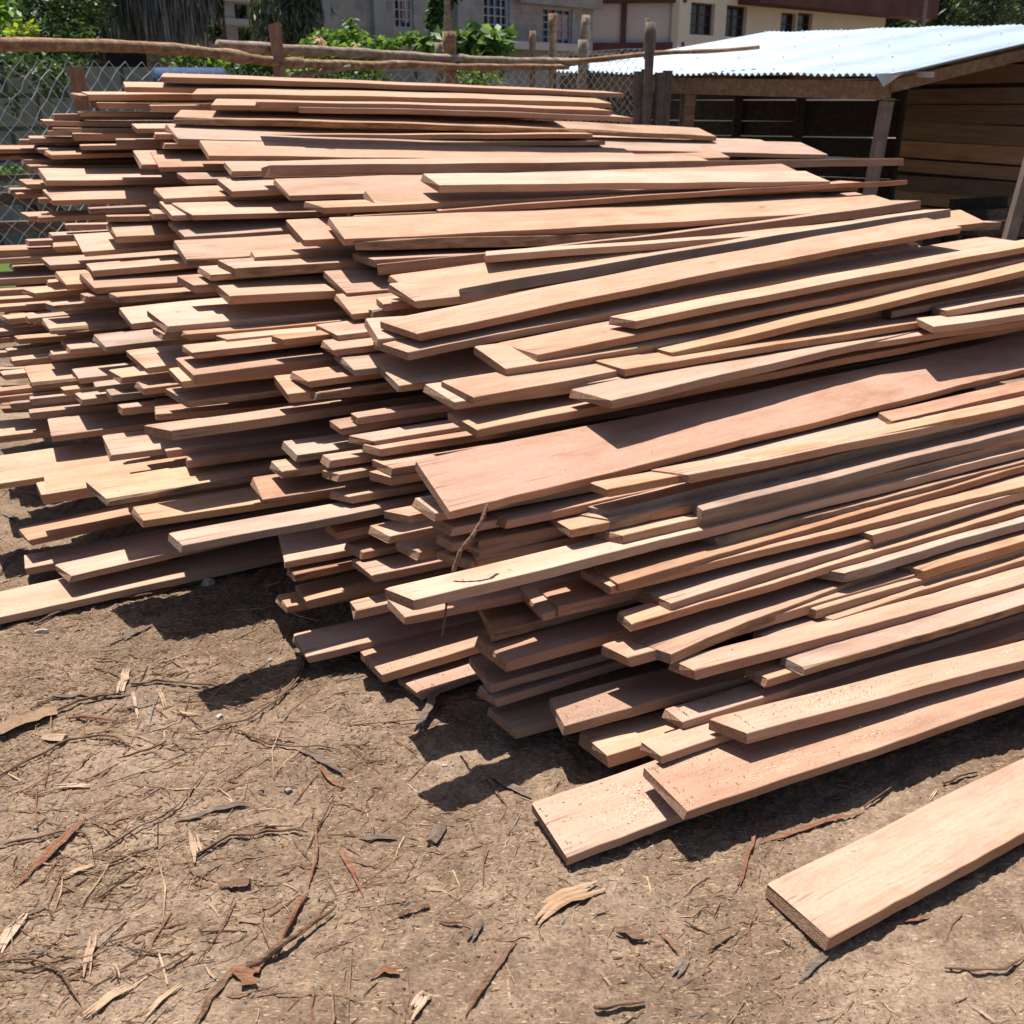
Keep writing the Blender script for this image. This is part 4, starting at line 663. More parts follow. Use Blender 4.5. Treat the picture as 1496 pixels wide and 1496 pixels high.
# ------------------------------------------------------------------ chips and sawdust (uncountable)
def flatmat(name, c1, c2, rough=.85, sc=60):
    m, nt, b = mat(name)
    tc = nd(nt, 'ShaderNodeTexCoord'); n = noise(nt, tc.outputs['Object'], sc, 3, .6)
    nt.links.new(ramp(nt, n, [(.35, c1), (.65, c2)]), b.inputs['Base Color']); b.inputs['Roughness'].default_value = rough
    b.inputs['Specular IOR Level'].default_value = .15
    return m
CH = [flatmat('chip_straw',(.30,.20,.115),(.44,.32,.205)), flatmat('chip_tan',(.17,.096,.053),(.28,.17,.10)),
      flatmat('chip_dark',(.032,.02,.013),(.085,.052,.033)), flatmat('chip_grey',(.14,.115,.098),(.26,.22,.19)), flatmat('chip_rust',(.13,.06,.032),(.215,.108,.06))]
rs = np.random.RandomState(11)
def scatter(N, xr, yr, lmin, lmax, wmin, wmax, dens, pm):
    V = []; F = []; M = []
    xs = rs.uniform(*xr, N*3); ys = rs.uniform(*yr, N*3)
    keep = rs.rand(N*3) < dens(xs, ys)
    xs = xs[keep][:N]; ys = ys[keep][:N]; zs = gz(xs, ys)
    for x, y, z in zip(xs, ys, zs):
        l = math.exp(rs.uniform(math.log(lmin), math.log(lmax))); w = min(l*.5, rs.uniform(wmin, wmax)); hgt = w*rs.uniform(.25,.6)
        a = rs.uniform(0, PI) if rs.rand() < .45 else rs.normal(.45,.5); tl = rs.normal(0,.12); cv = rs.normal(0,.12)
        ca, sa = math.cos(a), math.sin(a); b0 = len(V); z0 = z+.0006
        for t in (-1, 0, 1):
            cx_ = t*l/2; off = cv*l*(1-t*t)*.5; ww = w*(.5 if t == 0 else rs.uniform(.15,.5)); zz = z0+abs(tl)*l*.4*(t+1)*.5+.2*hgt
            for (o_, hz) in ((-ww, 0), (0, hgt), (ww, 0)):
                yy = off+o_
                V.append((x+cx_*ca-yy*sa, y+cx_*sa+yy*ca, zz+hz))
        mi = rs.choice(5, p=pm)
        for s in range(2):
            i = b0+s*3
            for q in ((i,i+1,i+4,i+3),(i+1,i+2,i+5,i+4)): F.append(q); M.append(mi)
    return V, F, M
def clump(x, y):
    return np.clip(.42+1.6*vn(x*2.2+3, y*2.2, 6)+.8*vn(x*7, y*7+3, 7), .06, 1)*np.clip(1.15-.50*(x+.45)-.08*(y-1.2), .20, 1.35)
mbs = MB()
for (N, lr, wr, pm) in ((62000,(.003,.014),(.0006,.0020),[.34,.24,.27,.06,.09]),(11000,(.012,.045),(.0009,.0028),[.40,.22,.22,.06,.10]),(1500,(.03,.12),(.0014,.0046),[.18,.30,.17,.05,.30]),(2600,(.05,.24),(.0013,.0050),[.10,.30,.16,.04,.40])):
    V, F, M = scatter(N, (-2.4,2.1), (1.15,4.6), *lr, *wr, clump if N != 2600 else (lambda x, y: np.clip(.55-1.05*(x+.55), .0, 1)*np.clip(.35+2.6*vn(x*1.9+5, y*1.9+2, 3), .03, 1)), pm)
    b0 = len(mbs.v); mbs.v.extend(V); mbs.f.extend(tuple(i+b0 for i in f) for f in F); mbs.m.extend(M)
# the same crumbs lying on the boards
rb = random.Random(31)
for (M4, L, Wd, tone, P) in BOARDS:
    for k in range(110 if tone == 'd' else rb.randint(3, 12)):
        x = rb.uniform(.02, min(L-.05, 1.6)) if tone != 'd' else min(L-.05, max(.03, rb.gauss(.30,.22))); y = rb.uniform(.012, Wd-.012)
        l = math.exp(rb.uniform(math.log(.003), math.log(.010 if tone == 'd' else .013))); w_ = min(l*.4, rb.uniform(.0005,.0011)); a = rb.uniform(0, PI); ca, sa = math.cos(a)*l/2, math.sin(a)*l/2
        nx_2, ny_2 = -math.sin(a)*w_, math.cos(a)*w_; z = .0018
        q = [(x-ca-nx_2,y-sa-ny_2,z),(x+ca-nx_2*.4,y+sa-ny_2*.4,z+.001),(x+ca*.8,y+sa*.8,z+w_*1.3),(x-ca*.9,y-sa*.9,z+w_*1.4),(x+ca+nx_2*.4,y+sa+ny_2*.4,z+.001),(x-ca+nx_2,y-sa+ny_2,z)]
        b0 = len(mbs.v); mbs.v.extend(tuple(M4 @ Vector(p)) for p in q)
        mi = rb.choice((0,0,0,1,1,2,3,4))
        for f in ((0,1,2,3),(3,2,4,5)): mbs.f.append(tuple(b0+i for i in f)); mbs.m.append(mi)
o = mbs.build('wood_chips', CH)
tag(o, 'fine straw-coloured wood chips and bark crumbs strewn over the dirt', 'wood chips', kind='stuff')

V = []; F = []
rs2 = np.random.RandomState(5)
xs = rs2.uniform(-2.3,2.0,26000); ys = rs2.uniform(1.15,4.2,26000); zs = gz(xs, ys); keep = rs2.rand(26000) < np.clip(.5+1.8*vn(xs*3+7, ys*3, 0), .1, 1)
for x, y, z in zip(xs[keep], ys[keep], zs[keep]):
    r = math.exp(rs2.uniform(math.log(.0012), math.log(.0052))); b0 = len(V)
    q = rs2.uniform(.55,1.2,6)*r
    V += [(x+q[0],y,z+.3*r),(x-q[1],y+.2*r,z+.3*r),(x,y+q[2],z+.25*r),(x+.2*r,y-q[3],z+.3*r),(x+.1*r,y,z+q[4]*.9),(x,y,z-q[5]*.5)]
    for f in ((0,2,4),(2,1,4),(1,3,4),(3,0,4)): F.append(tuple(b0+i for i in f))
mb = MB(); mb.v = V; mb.f = F; mb.m = [0]*len(F)
o = mb.build('dirt_crumbs', [flatmat('crumb',(.085,.057,.039),(.20,.146,.103), sc=25)])
tag(o, 'small dry dirt crumbs loose over the ground', 'dirt', kind='stuff')

# ------------------------------------------------------------------ countable litter
BARK = barkmat('strip_bark', [(.050,.029,.018),(.122,.068,.042),(.202,.119,.076),(.216,.137,.094)], (20,160,160))
BARKG = barkmat('strip_bark_grey', [(.065,.047,.036),(.137,.104,.081),(.216,.173,.137),(.144,.090,.061)], (20,160,160))
BARKR = barkmat('strip_bark_red', [(.108,.047,.025),(.194,.094,.054),(.266,.144,.090),(.158,.072,.043)], (20,160,160))
SPL = wood('splinter_wood', (.28,.17,.10), (.36,.24,.15), (.44,.32,.21), stain_amt=.3)
LM = {'b': BARK, 'g': BARKG, 'r': BARKR, 'p': SPL}
STICKS = [
 ('k', 'p', 0.05, [(-1.417, 2.357), (-1.361, 2.427), (-1.289, 2.492)], 'wood_offcut', 'thick light offcut with a pointed dark end, on the dirt', None, 0.004),
 ('k', 'p', 0.034, [(-1.269, 2.352), (-1.2, 2.342)], 'wood_offcut', 'short square block of wood casting a small shadow beside the light offcut', None, 0.0),
 ('s', 'b', 0.007, [(-0.969, 1.917), (-0.904, 1.984), (-0.822, 2.055), (-0.788, 2.22)], 'twig', 'long thin curved twig crossing the dirt, forked near the dark bark pile', None, 0.006),
 ('f', 'g', 0.022, [(-0.813, 2.024), (-0.731, 2.06), (-0.642, 2.081)], 'bark_strip', 'flat grey bark strip with a split pointed tip', None, 0.004),
 ('s', 'b', 0.009, [(-1.203, 1.931), (-1.046, 1.999), (-0.997, 1.974)], 'twig', 'thin brown twig lying among the wood chips on the dirt', 'twigs strewn over the dirt', 0.004),
 ('f', 'r', 0.03, [(-1.104, 1.797), (-1.09, 1.862), (-1.061, 1.926), (-1.042, 2.04)], 'bark_strip', 'wide reddish bark strip curling over the dirt', None, 0.008),
 ('f', 'p', 0.034, [(-1.055, 1.616), (-1.047, 1.672), (-1.045, 1.719)], 'wood_offcut', 'pale pointed offcut strip half out of view on the dirt', None, 0.003),
 ('f', 'g', 0.018, [(-1.043, 1.715), (-1.003, 1.751)], 'bark_strip', 'narrow brown bark strip lying flat among the wood chips', 'bark strips strewn over the dirt', 0.002),
 ('f', 'p', 0.016, [(-1.01, 1.831), (-0.984, 1.858), (-0.955, 1.88)], 'wood_splinter', 'small pale wood splinter lying on the chip-strewn dirt', 'pale splinters strewn over the dirt', 0.004),
 ('s', 'b', 0.01, [(-0.924, 1.88), (-0.878, 1.908), (-0.834, 1.928)], 'twig', 'thin brown twig lying among the wood chips on the dirt', 'twigs strewn over the dirt', 0.004),
 ('f', 'p', 0.032, [(-0.763, 1.994), (-0.716, 1.88)], 'wood_splinter', 'broad pale flake standing out alone on the bare dirt', None, 0.003),
 ('k', 'b', 0.02, [(-0.645, 1.799), (-0.577, 1.804)], 'bark_strip', 'dark curled bark piece with black shadow under it', None, 0.01),
 ('k', 'p', 0.015, [(-0.571, 1.682), (-0.504, 1.689)], 'wood_splinter', 'whitest splinter, straight and flat near the forked branch', None, 0.001),
 ('s', 'r', 0.012, [(-0.469, 1.994), (-0.444, 1.889), (-0.447, 1.784)], 'twig', 'reddish curved root piece above the forked branch', None, 0.004),
 ('s', 'r', 0.016, [(-0.442, 1.759), (-0.461, 1.703), (-0.474, 1.577)], 'twig', 'upper arm of a forked brown branch on the dirt', None, 0.004),
 ('s', 'b', 0.018, [(-0.526, 1.556), (-0.477, 1.58), (-0.426, 1.642), (-0.377, 1.703)], 'twig', 'straight brown branch with a thick dark end, casting a sharp shadow', None, 0.012),
 ('f', 'r', 0.06, [(-0.552, 1.564), (-0.518, 1.542), (-0.484, 1.521)], 'bark_strip', 'flat pink-brown bark flake shaped like an arrowhead', None, 0.0),
 ('f', 'p', 0.022, [(-0.876, 1.661), (-0.844, 1.556)], 'wood_splinter', 'pale slat standing straight on the dirt near a teal scrap', None, 0.003),
 ('f', 'p', 0.026, [(-0.81, 1.445), (-0.778, 1.495), (-0.725, 1.542)], 'wood_splinter', 'long tapering straw-coloured splinter beside the teal scrap', None, 0.003),
 ('s', 'b', 0.009, [(-1.035, 1.585), (-0.969, 1.609), (-0.892, 1.556), (-0.825, 1.476)], 'twig', 'thin bent vine stem making a hook on the dirt', None, 0.006),
 ('f', 'b', 0.022, [(-0.597, 1.426), (-0.581, 1.489), (-0.56, 1.549), (-0.539, 1.575)], 'bark_strip', 'long dark bark strip below the arrowhead flake', None, 0.004),
 ('f', 'p', 0.014, [(-0.695, 1.429), (-0.672, 1.476), (-0.65, 1.525)], 'wood_splinter', 'small pale wood splinter lying on the chip-strewn dirt', 'pale splinters strewn over the dirt', 0.003),
 ('s', 'b', 0.011, [(-0.727, 1.908), (-0.666, 1.963), (-0.577, 1.968), (-0.48, 1.965)], 'twig', 'nearly straight dark twig lying level with the broad pale flake', None, 0.004),
 ('s', 'b', 0.008, [(-0.758, 2.381), (-0.679, 2.33), (-0.602, 2.311), (-0.454, 2.292)], 'twig', 'thin brown twig lying among the wood chips on the dirt', 'twigs strewn over the dirt', 0.005),
 ('f', 'g', 0.034, [(-0.561, 2.307), (-0.498, 2.256), (-0.433, 2.203)], 'bark_strip', 'broad grey-brown bark slab lying across pale splinters', None, 0.004),
 ('f', 'r', 0.014, [(-0.5, 2.226), (-0.47, 2.174), (-0.422, 2.135)], 'bark_strip', 'rust-coloured bark strip bent beside the grey-brown bark slab', None, 0.005),
 ('s', 'b', 0.008, [(-0.634, 2.747), (-0.636, 2.636), (-0.66, 2.518), (-0.748, 2.401), (-0.884, 2.381)], 'twig', 'long thin vine curving out from under the heap onto the dirt', None, 0.006),
 ('s', 'g', 0.013, [(-1.125, 2.624), (-0.997, 2.628), (-0.873, 2.618)], 'twig', 'grey straight stick lying along a shadow edge', None, 0.003),
 ('f', 'p', 0.03, [(-1.138, 2.561), (-1.161, 2.707)], 'wood_splinter', 'pale short flake leaning beside the tip of a plank shadow', None, 0.004),
 ('f', 'p', 0.011, [(-1.105, 2.583), (-1.046, 2.459)], 'wood_splinter', 'small pale wood splinter lying on the chip-strewn dirt', 'pale splinters strewn over the dirt', 0.002),
 ('f', 'p', 0.018, [(-1.033, 2.594), (-0.986, 2.508)], 'wood_splinter', 'small pale wood splinter lying on the chip-strewn dirt', 'pale splinters strewn over the dirt', 0.002),
 ('f', 'p', 0.012, [(-0.981, 2.503), (-0.922, 2.47), (-0.872, 2.475)], 'wood_splinter', 'small pale wood splinter lying on the chip-strewn dirt', 'pale splinters strewn over the dirt', 0.003),
 ('s', 'b', 0.01, [(-1.286, 2.764), (-1.226, 2.747), (-1.169, 2.727)], 'twig', 'thin brown twig lying among the wood chips on the dirt', 'twigs strewn over the dirt', 0.004),
 ('s', 'r', 0.008, [(-1.12, 2.916), (-1.021, 2.938), (-0.916, 2.975)], 'twig', 'thin brown twig lying among the wood chips on the dirt', 'twigs strewn over the dirt', 0.004),
 ('f', 'g', 0.018, [(-1.268, 2.84), (-1.23, 2.929), (-1.18, 2.994)], 'bark_strip', 'narrow brown bark strip lying flat among the wood chips', 'bark strips strewn over the dirt', 0.004),
 ('s', 'r', 0.013, [(-1.234, 2.445), (-1.17, 2.448), (-1.103, 2.44)], 'twig', 'straight reddish twig below the grey bark band', None, 0.004),
 ('f', 'g', 0.02, [(-1.329, 2.554), (-1.248, 2.568), (-1.104, 2.565)], 'bark_strip', 'long grey bark band lying between two twigs', None, 0.003),
 ('s', 'b', 0.012, [(-1.313, 2.496), (-1.261, 2.503), (-1.198, 2.561), (-1.116, 2.576)], 'twig', 'thin brown twig lying among the wood chips on the dirt', 'twigs strewn over the dirt', 0.006),
 ('s', 'b', 0.01, [(-1.315, 2.186), (-1.278, 2.244), (-1.197, 2.342), (-1.074, 2.368), (-1.019, 2.317)], 'twig', 'very long wavy twig passing under the square block of wood', None, 0.005),
 ('f', 'p', 0.02, [(-1.156, 2.154), (-1.069, 2.161)], 'wood_splinter', 'small pale wood splinter lying on the chip-strewn dirt', 'pale splinters strewn over the dirt', 0.002),
 ('s', 'b', 0.008, [(-1.036, 2.262), (-0.957, 2.305), (-0.931, 2.34)], 'twig', 'thin brown twig lying among the wood chips on the dirt', 'twigs strewn over the dirt', 0.004),
 ('s', 'b', 0.009, [(-1.673, 2.957), (-1.662, 3.066), (-1.668, 3.185), (-1.595, 3.239), (-1.628, 3.369)], 'twig', 'looping vine draped across the plank lying along the dirt', None, 0.012),
 ('s', 'g', 0.012, [(-1.573, 3.001), (-1.492, 3.083), (-1.415, 3.206)], 'twig', 'grey stick lying parallel to the plank along the dirt', None, 0.004),
 ('s', 'r', 0.01, [(-1.41, 3.194), (-1.293, 3.176), (-1.197, 3.275), (-1.08, 3.35)], 'twig', 'thin brown twig lying among the wood chips on the dirt', 'twigs strewn over the dirt', 0.006),
 ('f', 'g', 0.026, [(-1.236, 2.878), (-1.213, 2.939), (-1.182, 2.993)], 'bark_strip', 'narrow brown bark strip lying flat among the wood chips', 'bark strips strewn over the dirt', 0.004),
 ('f', 'g', 0.02, [(-2.145, 3.994), (-2.08, 3.955), (-2.0, 3.893)], 'wood_offcut', 'tan offcut on the dirt pointing at the lowest planks of the far end', None, 0.006),
 ('s', 'b', 0.01, [(-1.883, 3.408), (-1.905, 3.53), (-1.879, 3.648)], 'twig', 'thin brown twig lying among the wood chips on the dirt', 'twigs strewn over the dirt', 0.008),
 ('s', 'b', 0.009, [(-0.632, 2.753), (-0.622, 2.659), (-0.646, 2.545), (-0.68, 2.486)], 'twig', 'thin brown twig lying among the wood chips on the dirt', 'twigs strewn over the dirt', 0.006),
 ('f', 'g', 0.03, [(-0.177, 2.736), (-0.218, 2.545), (-0.258, 2.362)], 'wood_splinter', 'grey-brown split stake leaning from the dirt against the lowest planks', None, 0.03),
 ('f', 'r', 0.016, [(-0.398, 1.912), (-0.354, 1.831), (-0.315, 1.746)], 'bark_strip', 'reddish curved bark strip near the middle of the bare dirt', None, 0.004),
 ('k', 'g', 0.03, [(-0.163, 1.99), (-0.187, 1.912)], 'bark_strip', 'thick grey bark chunk at the tip of a big shadow', None, 0.003),
 ('f', 'g', 0.026, [(-0.065, 2.199), (-0.012, 2.142), (0.049, 2.08)], 'bark_strip', 'grey bark strip in the shadow beside the plank sprinkled with sawdust', None, 0.004),
 ('f', 'b', 0.014, [(-0.069, 2.205), (-0.047, 2.137), (-0.012, 2.056)], 'bark_strip', 'narrow brown bark strip lying flat among the wood chips', 'bark strips strewn over the dirt', 0.003),
 ('k', 'b', 0.012, [(-0.238, 1.688), (-0.208, 1.706), (-0.177, 1.72)], 'twig', 'short black-brown twig in the open dirt', None, 0.006),
 ('s', 'b', 0.008, [(-0.154, 1.674), (-0.119, 1.663), (-0.084, 1.65)], 'twig', 'thin brown twig lying among the wood chips on the dirt', 'twigs strewn over the dirt', 0.003),
 ('f', 'p', 0.052, [(0.05, 1.674), (0.095, 1.721), (0.138, 1.758), (0.194, 1.779)], 'wood_splinter', 'large torn pale splinter fanned out on the dirt below the planks', None, 0.008),
 ('f', 'b', 0.02, [(-0.092, 1.439), (-0.057, 1.51), (-0.021, 1.564), (0.007, 1.618)], 'bark_strip', 'dark bark strip on the dirt pointing at the large torn splinter', None, 0.004),
 ('f', 'p', 0.032, [(-0.191, 1.426), (-0.176, 1.458), (-0.161, 1.485)], 'wood_splinter', 'pale slab splinter by the lower end of the dark bark strip', None, 0.002),
 ('s', 'b', 0.013, [(0.154, 1.451), (0.204, 1.458), (0.253, 1.477)], 'twig', 'dark thick-ended twig lying alone on sandy dirt', None, 0.004),
 ('f', 'b', 0.026, [(0.217, 1.648), (0.244, 1.63), (0.29, 1.638)], 'bark_strip', 'boat-shaped curled bark piece with a black shadow below', None, 0.012),
 ('f', 'g', 0.028, [(0.318, 1.54), (0.346, 1.577)], 'bark_strip', 'small grey leaf-shaped bark flake near the boat-shaped bark', None, 0.002),
 ('f', 'r', 0.011, [(0.309, 1.659), (0.322, 1.629), (0.34, 1.596)], 'bark_strip', 'narrow brown bark strip lying flat among the wood chips', 'bark strips strewn over the dirt', 0.005),
 ('f', 'g', 0.024, [(-0.087, 1.618), (-0.072, 1.64), (-0.066, 1.665)], 'bark_strip', 'narrow brown bark strip lying flat among the wood chips', 'bark strips strewn over the dirt', 0.003),
 ('f', 'g', 0.018, [(-0.358, 1.95), (-0.313, 1.948), (-0.267, 1.941)], 'bark_strip', 'narrow brown bark strip lying flat among the wood chips', 'bark strips strewn over the dirt', 0.002),
 ('f', 'p', 0.008, [(0.174, 1.543), (0.193, 1.506)], 'wood_splinter', 'small pale wood splinter lying on the chip-strewn dirt', 'pale splinters strewn over the dirt', 0.002),
 ('f', 'p', 0.007, [(-0.011, 1.543), (-0.003, 1.458)], 'wood_splinter', 'small pale wood splinter lying on the chip-strewn dirt', 'pale splinters strewn over the dirt', 0.002),
 ('f', 'r', 0.022, [(-0.279, 1.53), (-0.253, 1.536), (-0.22, 1.531)], 'bark_strip', 'narrow brown bark strip lying flat among the wood chips', 'bark strips strewn over the dirt', 0.004),
 ('f', 'r', 0.011, [(0.499, 1.791), (0.532, 1.875), (0.567, 1.946), (0.594, 2.028)], 'bark_strip', 'thin rust bark ribbon crossing the shadow edge of the greenish-edged plank', None, 0.004),
 ('f', 'r', 0.016, [(0.573, 1.934), (0.641, 1.962), (0.747, 2.011), (0.862, 2.063)], 'bark_strip', 'long straight rust-red bark strip between the two lowest right planks', None, 0.004),
 ('f', 'g', 0.02, [(0.555, 1.522), (0.596, 1.557), (0.644, 1.599), (0.701, 1.648)], 'wood_splinter', 'grey-pale split splinter touching the corner of the lone plank', None, 0.004),
 ('s', 'b', 0.009, [(0.868, 2.082), (0.91, 2.108), (0.953, 2.142)], 'twig', 'thin brown twig lying among the wood chips on the dirt', 'twigs strewn over the dirt', 0.004),
 ('s', 'b', 0.012, [(1.092, 2.158), (1.147, 2.201), (1.198, 2.211)], 'twig', 'thin brown twig lying among the wood chips on the dirt', 'twigs strewn over the dirt', 0.004),
 ('f', 'b', 0.012, [(0.399, 1.609), (0.436, 1.632), (0.471, 1.668)], 'bark_strip', 'narrow brown bark strip lying flat among the wood chips', 'bark strips strewn over the dirt', 0.004),
 ('s', 'b', 0.009, [(0.863, 1.566), (0.926, 1.563), (0.965, 1.558), (1.003, 1.572), (1.036, 1.596)], 'twig', 'wiry forked twig curving out of view below the lone plank', None, 0.005),
 ('f', 'r', 0.014, [(0.825, 1.691), (0.858, 1.702), (0.885, 1.712)], 'bark_strip', 'narrow brown bark strip lying flat among the wood chips', 'bark strips strewn over the dirt', 0.003),
 ('f', 'p', 0.01, [(1.034, 2.097), (1.073, 2.146)], 'wood_splinter', 'small pale wood splinter lying on the chip-strewn dirt', 'pale splinters strewn over the dirt', 0.002),
 ('f', 'p', 0.009, [(0.88, 1.482), (0.908, 1.439)], 'wood_splinter', 'small pale wood splinter lying on the chip-strewn dirt', 'pale splinters strewn over the dirt', 0.002),
 ('f', 'g', 0.018, [(0.337, 1.557), (0.349, 1.578), (0.36, 1.599)], 'bark_strip', 'narrow brown bark strip lying flat among the wood chips', 'bark strips strewn over the dirt', 0.002),
]
def litter(idx, kind, col, wd, pts, name, label, group, lift):
    rr = random.Random(idx+500)
    P = [Vector((p[0], p[1], 0)) for p in pts]
    Q = []
    for i in range(len(P)-1):
        k = max(2, int((P[i+1]-P[i]).length/.025))
        for j in range(k): Q.append(P[i].lerp(P[i+1], j/k))
    Q.append(P[-1]); n = len(Q); S = Q[:]
    for _ in range(3): S = [S[0]]+[(S[i-1]+S[i]*2+S[i+1])/4 for i in range(1, n-1)]+[S[-1]]
    th = wd*(.5 if kind == 's' else .11 if kind == 'f' else .32)
    for i, p in enumerate(S):
        j = wd*.25
        p.x += rr.uniform(-j, j)*.5; p.y += rr.uniform(-j, j)*.5
        s = i/max(1, n-1)
        p.z = float(gz(p.x, p.y))+th*.75+.003+lift*(.2+.8*math.sin(s*PI*.9+.1))
    c0 = S[0].copy()
    mb = MB()
    if kind == 's': wd *= .78
    rad = []; skw = rr.uniform(.1,.7); thin = rr.uniform(.35,.95)
    for i in range(n):
        s = i/max(1, n-1); r = wd*.5*(1-.35*s)
        if kind == 'f': r = wd*.5*(1-.45*abs(s-skw)**1.5)*rr.uniform(.80,1.12)
        elif kind == 'k': r = wd*.5*rr.uniform(.93,1.05)
        else: r *= rr.uniform(.8,1.2)
        rad.append(r)
    rad[0] *= thin; rad[-1] *= rr.uniform(.2,.7) if kind != 'k' else .9
    if kind == 'f' and n > 2:
        wd = wd*.72; k_ = 3 if (col == 'p' and wd > .014) else 2
        dv = (S[-1]-S[0]).normalized(); sv = Vector((-dv.y, dv.x, 0))
        for q in range(k_):
            i0 = rr.randint(0, max(0, n//4)) if q else 0; i1 = n-(rr.randint(0, max(0, n//3)) if q else 0)
            if i1-i0 < 3: i0, i1 = 0, n
            off = (q-(k_-1)/2)*wd/k_*1.02; sp = rr.uniform(-.05,.14)*wd
            pl = [p-c0+sv*(off+sp*(abs(2*i/(n-1)-1)**3)*(1 if off > 0 else -1)*.5)+Vector((0,0,rr.uniform(-.1,.25)*th+.12*th*q)) for i, p in enumerate(S)][i0:i1]
            mb.tube(pl, [wd/k_*.62*rr.uniform(.75,1.2)*(.35 if i in (0, len(pl)-1) else 1) for i in range(len(pl))], 5, rough=.2, seed=idx*9+q, flat=.34)
    else: mb.tube([p-c0 for p in S], rad, 7 if kind == 's' else 5 if kind == 'f' else 4, rough=.18 if kind != 'k' else .04, seed=idx, flat=(1 if kind == 's' else .22 if kind == 'f' else .62))
    o = mb.build(name, LM[col]); o.location = c0
    tag(o, label, {'bark_strip':'bark strip','twig':'twig','wood_splinter':'splinter','wood_offcut':'offcut'}.get(name, 'twig'), group)
for i, r in enumerate(STICKS): litter(i, *r)

def hanging(name, pts, r, label):
    c0 = at(*pts[0]); mb = MB(); Q = [at(*p)-c0 for p in pts]
    S = []
    for i in range(len(Q)-1): S += [Q[i].lerp(Q[i+1], k/5) for k in range(5)]
    S.append(Q[-1]); mb.tube(S, [r*(1+.2*math.sin(i*2.1)) for i in range(len(S))], 6, rough=.15, seed=3)
    o = mb.build(name, [BARK]); o.location = c0; tag(o, label, 'twig')
hanging('twig', [(712,738,2.56),(704,760,2.53),(690,783,2.52),(672,806,2.52),(662,835,2.53)], .0055, 'bent twig hanging in the dark gap under the wide tilted plank')
hanging('twig', [(653,878,2.58),(650,900,2.6),(646,930,2.66)], .003, 'short thin twig dangling below the far-jutting narrow plank')
STM = flatmat('stone_grey', (.16,.145,.125), (.29,.268,.235), sc=45)
STM2 = flatmat('stone_pale', (.27,.24,.20), (.40,.37,.325), sc=45)
STONES = [
 (-1.086, 3.313, 0.0364, 1, 'largest whitish stone, lying at the edge of the heap shadow', None),
 (-0.563, 2.135, 0.0181, 0, 'round grey stone on the open dirt beside a dark stick', None),
 (-0.817, 2.453, 0.0166, 1, 'white chipped stone at the tip of a plank shadow', None),
 (-1.529, 2.951, 0.0303, 1, 'pale crumbled lump near the plank along the dirt', None),
 (-1.147, 2.016, 0.0061, 1, 'small grey stone lying loose on the dirt', 'small stones on the dirt'),
 (-1.356, 2.545, 0.0049, 0, 'small grey stone lying loose on the dirt', 'small stones on the dirt'),
 (-1.024, 2.419, 0.0082, 0, 'small grey stone lying loose on the dirt', 'small stones on the dirt'),
 (-0.958, 2.689, 0.0064, 1, 'small grey stone lying loose on the dirt', 'small stones on the dirt'),
 (-1.145, 2.105, 0.0063, 0, 'small grey stone lying loose on the dirt', 'small stones on the dirt'),
 (-0.89, 1.875, 0.0087, 0, 'small grey stone lying loose on the dirt', 'small stones on the dirt'),
 (-1.035, 2.152, 0.0064, 1, 'small grey stone lying loose on the dirt', 'small stones on the dirt'),
 (-0.564, 1.852, 0.0048, 0, 'small grey stone lying loose on the dirt', 'small stones on the dirt'),
 (0.036, 1.921, 0.0039, 0, 'small grey stone lying loose on the dirt', 'small stones on the dirt'),
 (-0.238, 1.912, 0.0039, 0, 'small grey stone lying loose on the dirt', 'small stones on the dirt'),
 (-0.198, 1.957, 0.005, 0, 'small grey stone lying loose on the dirt', 'small stones on the dirt'),
 (-0.198, 1.854, 0.0057, 0, 'small grey stone lying loose on the dirt', 'small stones on the dirt'),
 (-0.176, 2.227, 0.0088, 1, 'small grey stone lying loose on the dirt', 'small stones on the dirt'),
 (-0.342, 2.382, 0.0093, 0, 'small grey stone lying loose on the dirt', 'small stones on the dirt'),
 (-0.39, 1.802, 0.0075, 0, 'small grey stone lying loose on the dirt', 'small stones on the dirt'),
 (1.037, 1.811, 0.0075, 1, 'small grey stone lying loose on the dirt', 'small stones on the dirt'),
 (-0.267, 1.655, 0.0079, 1, 'small grey stone lying loose on the dirt', 'small stones on the dirt'),
 (-0.38, 1.57, 0.0051, 0, 'small grey stone lying loose on the dirt', 'small stones on the dirt'),
 (-1.275, 2.738, 0.0052, 0, 'small grey stone lying loose on the dirt', 'small stones on the dirt'),
 (-0.741, 2.754, 0.0117, 1, 'small grey stone lying loose on the dirt', 'small stones on the dirt'),
 (1.058, 2.172, 0.0043, 1, 'small grey stone lying loose on the dirt', 'small stones on the dirt'),
 (-1.465, 2.919, 0.0123, 0, 'small grey stone lying loose on the dirt', 'small stones on the dirt'),
 (-0.116, 1.926, 0.0039, 0, 'small grey stone lying loose on the dirt', 'small stones on the dirt'),
 (-1.067, 2.063, 0.0062, 1, 'small grey stone lying loose on the dirt', 'small stones on the dirt'),
 (-0.815, 2.512, 0.0085, 0, 'small grey stone lying loose on the dirt', 'small stones on the dirt'),
 (0.317, 1.938, 0.0089, 0, 'small grey stone lying loose on the dirt', 'small stones on the dirt'),
 (0.924, 1.518, 0.0033, 1, 'small grey stone lying loose on the dirt', 'small stones on the dirt'),
 (-0.07, 1.719, 0.0072, 0, 'small grey stone lying loose on the dirt', 'small stones on the dirt'),
 (-0.333, 1.719, 0.0072, 0, 'small grey stone lying loose on the dirt', 'small stones on the dirt'),
]
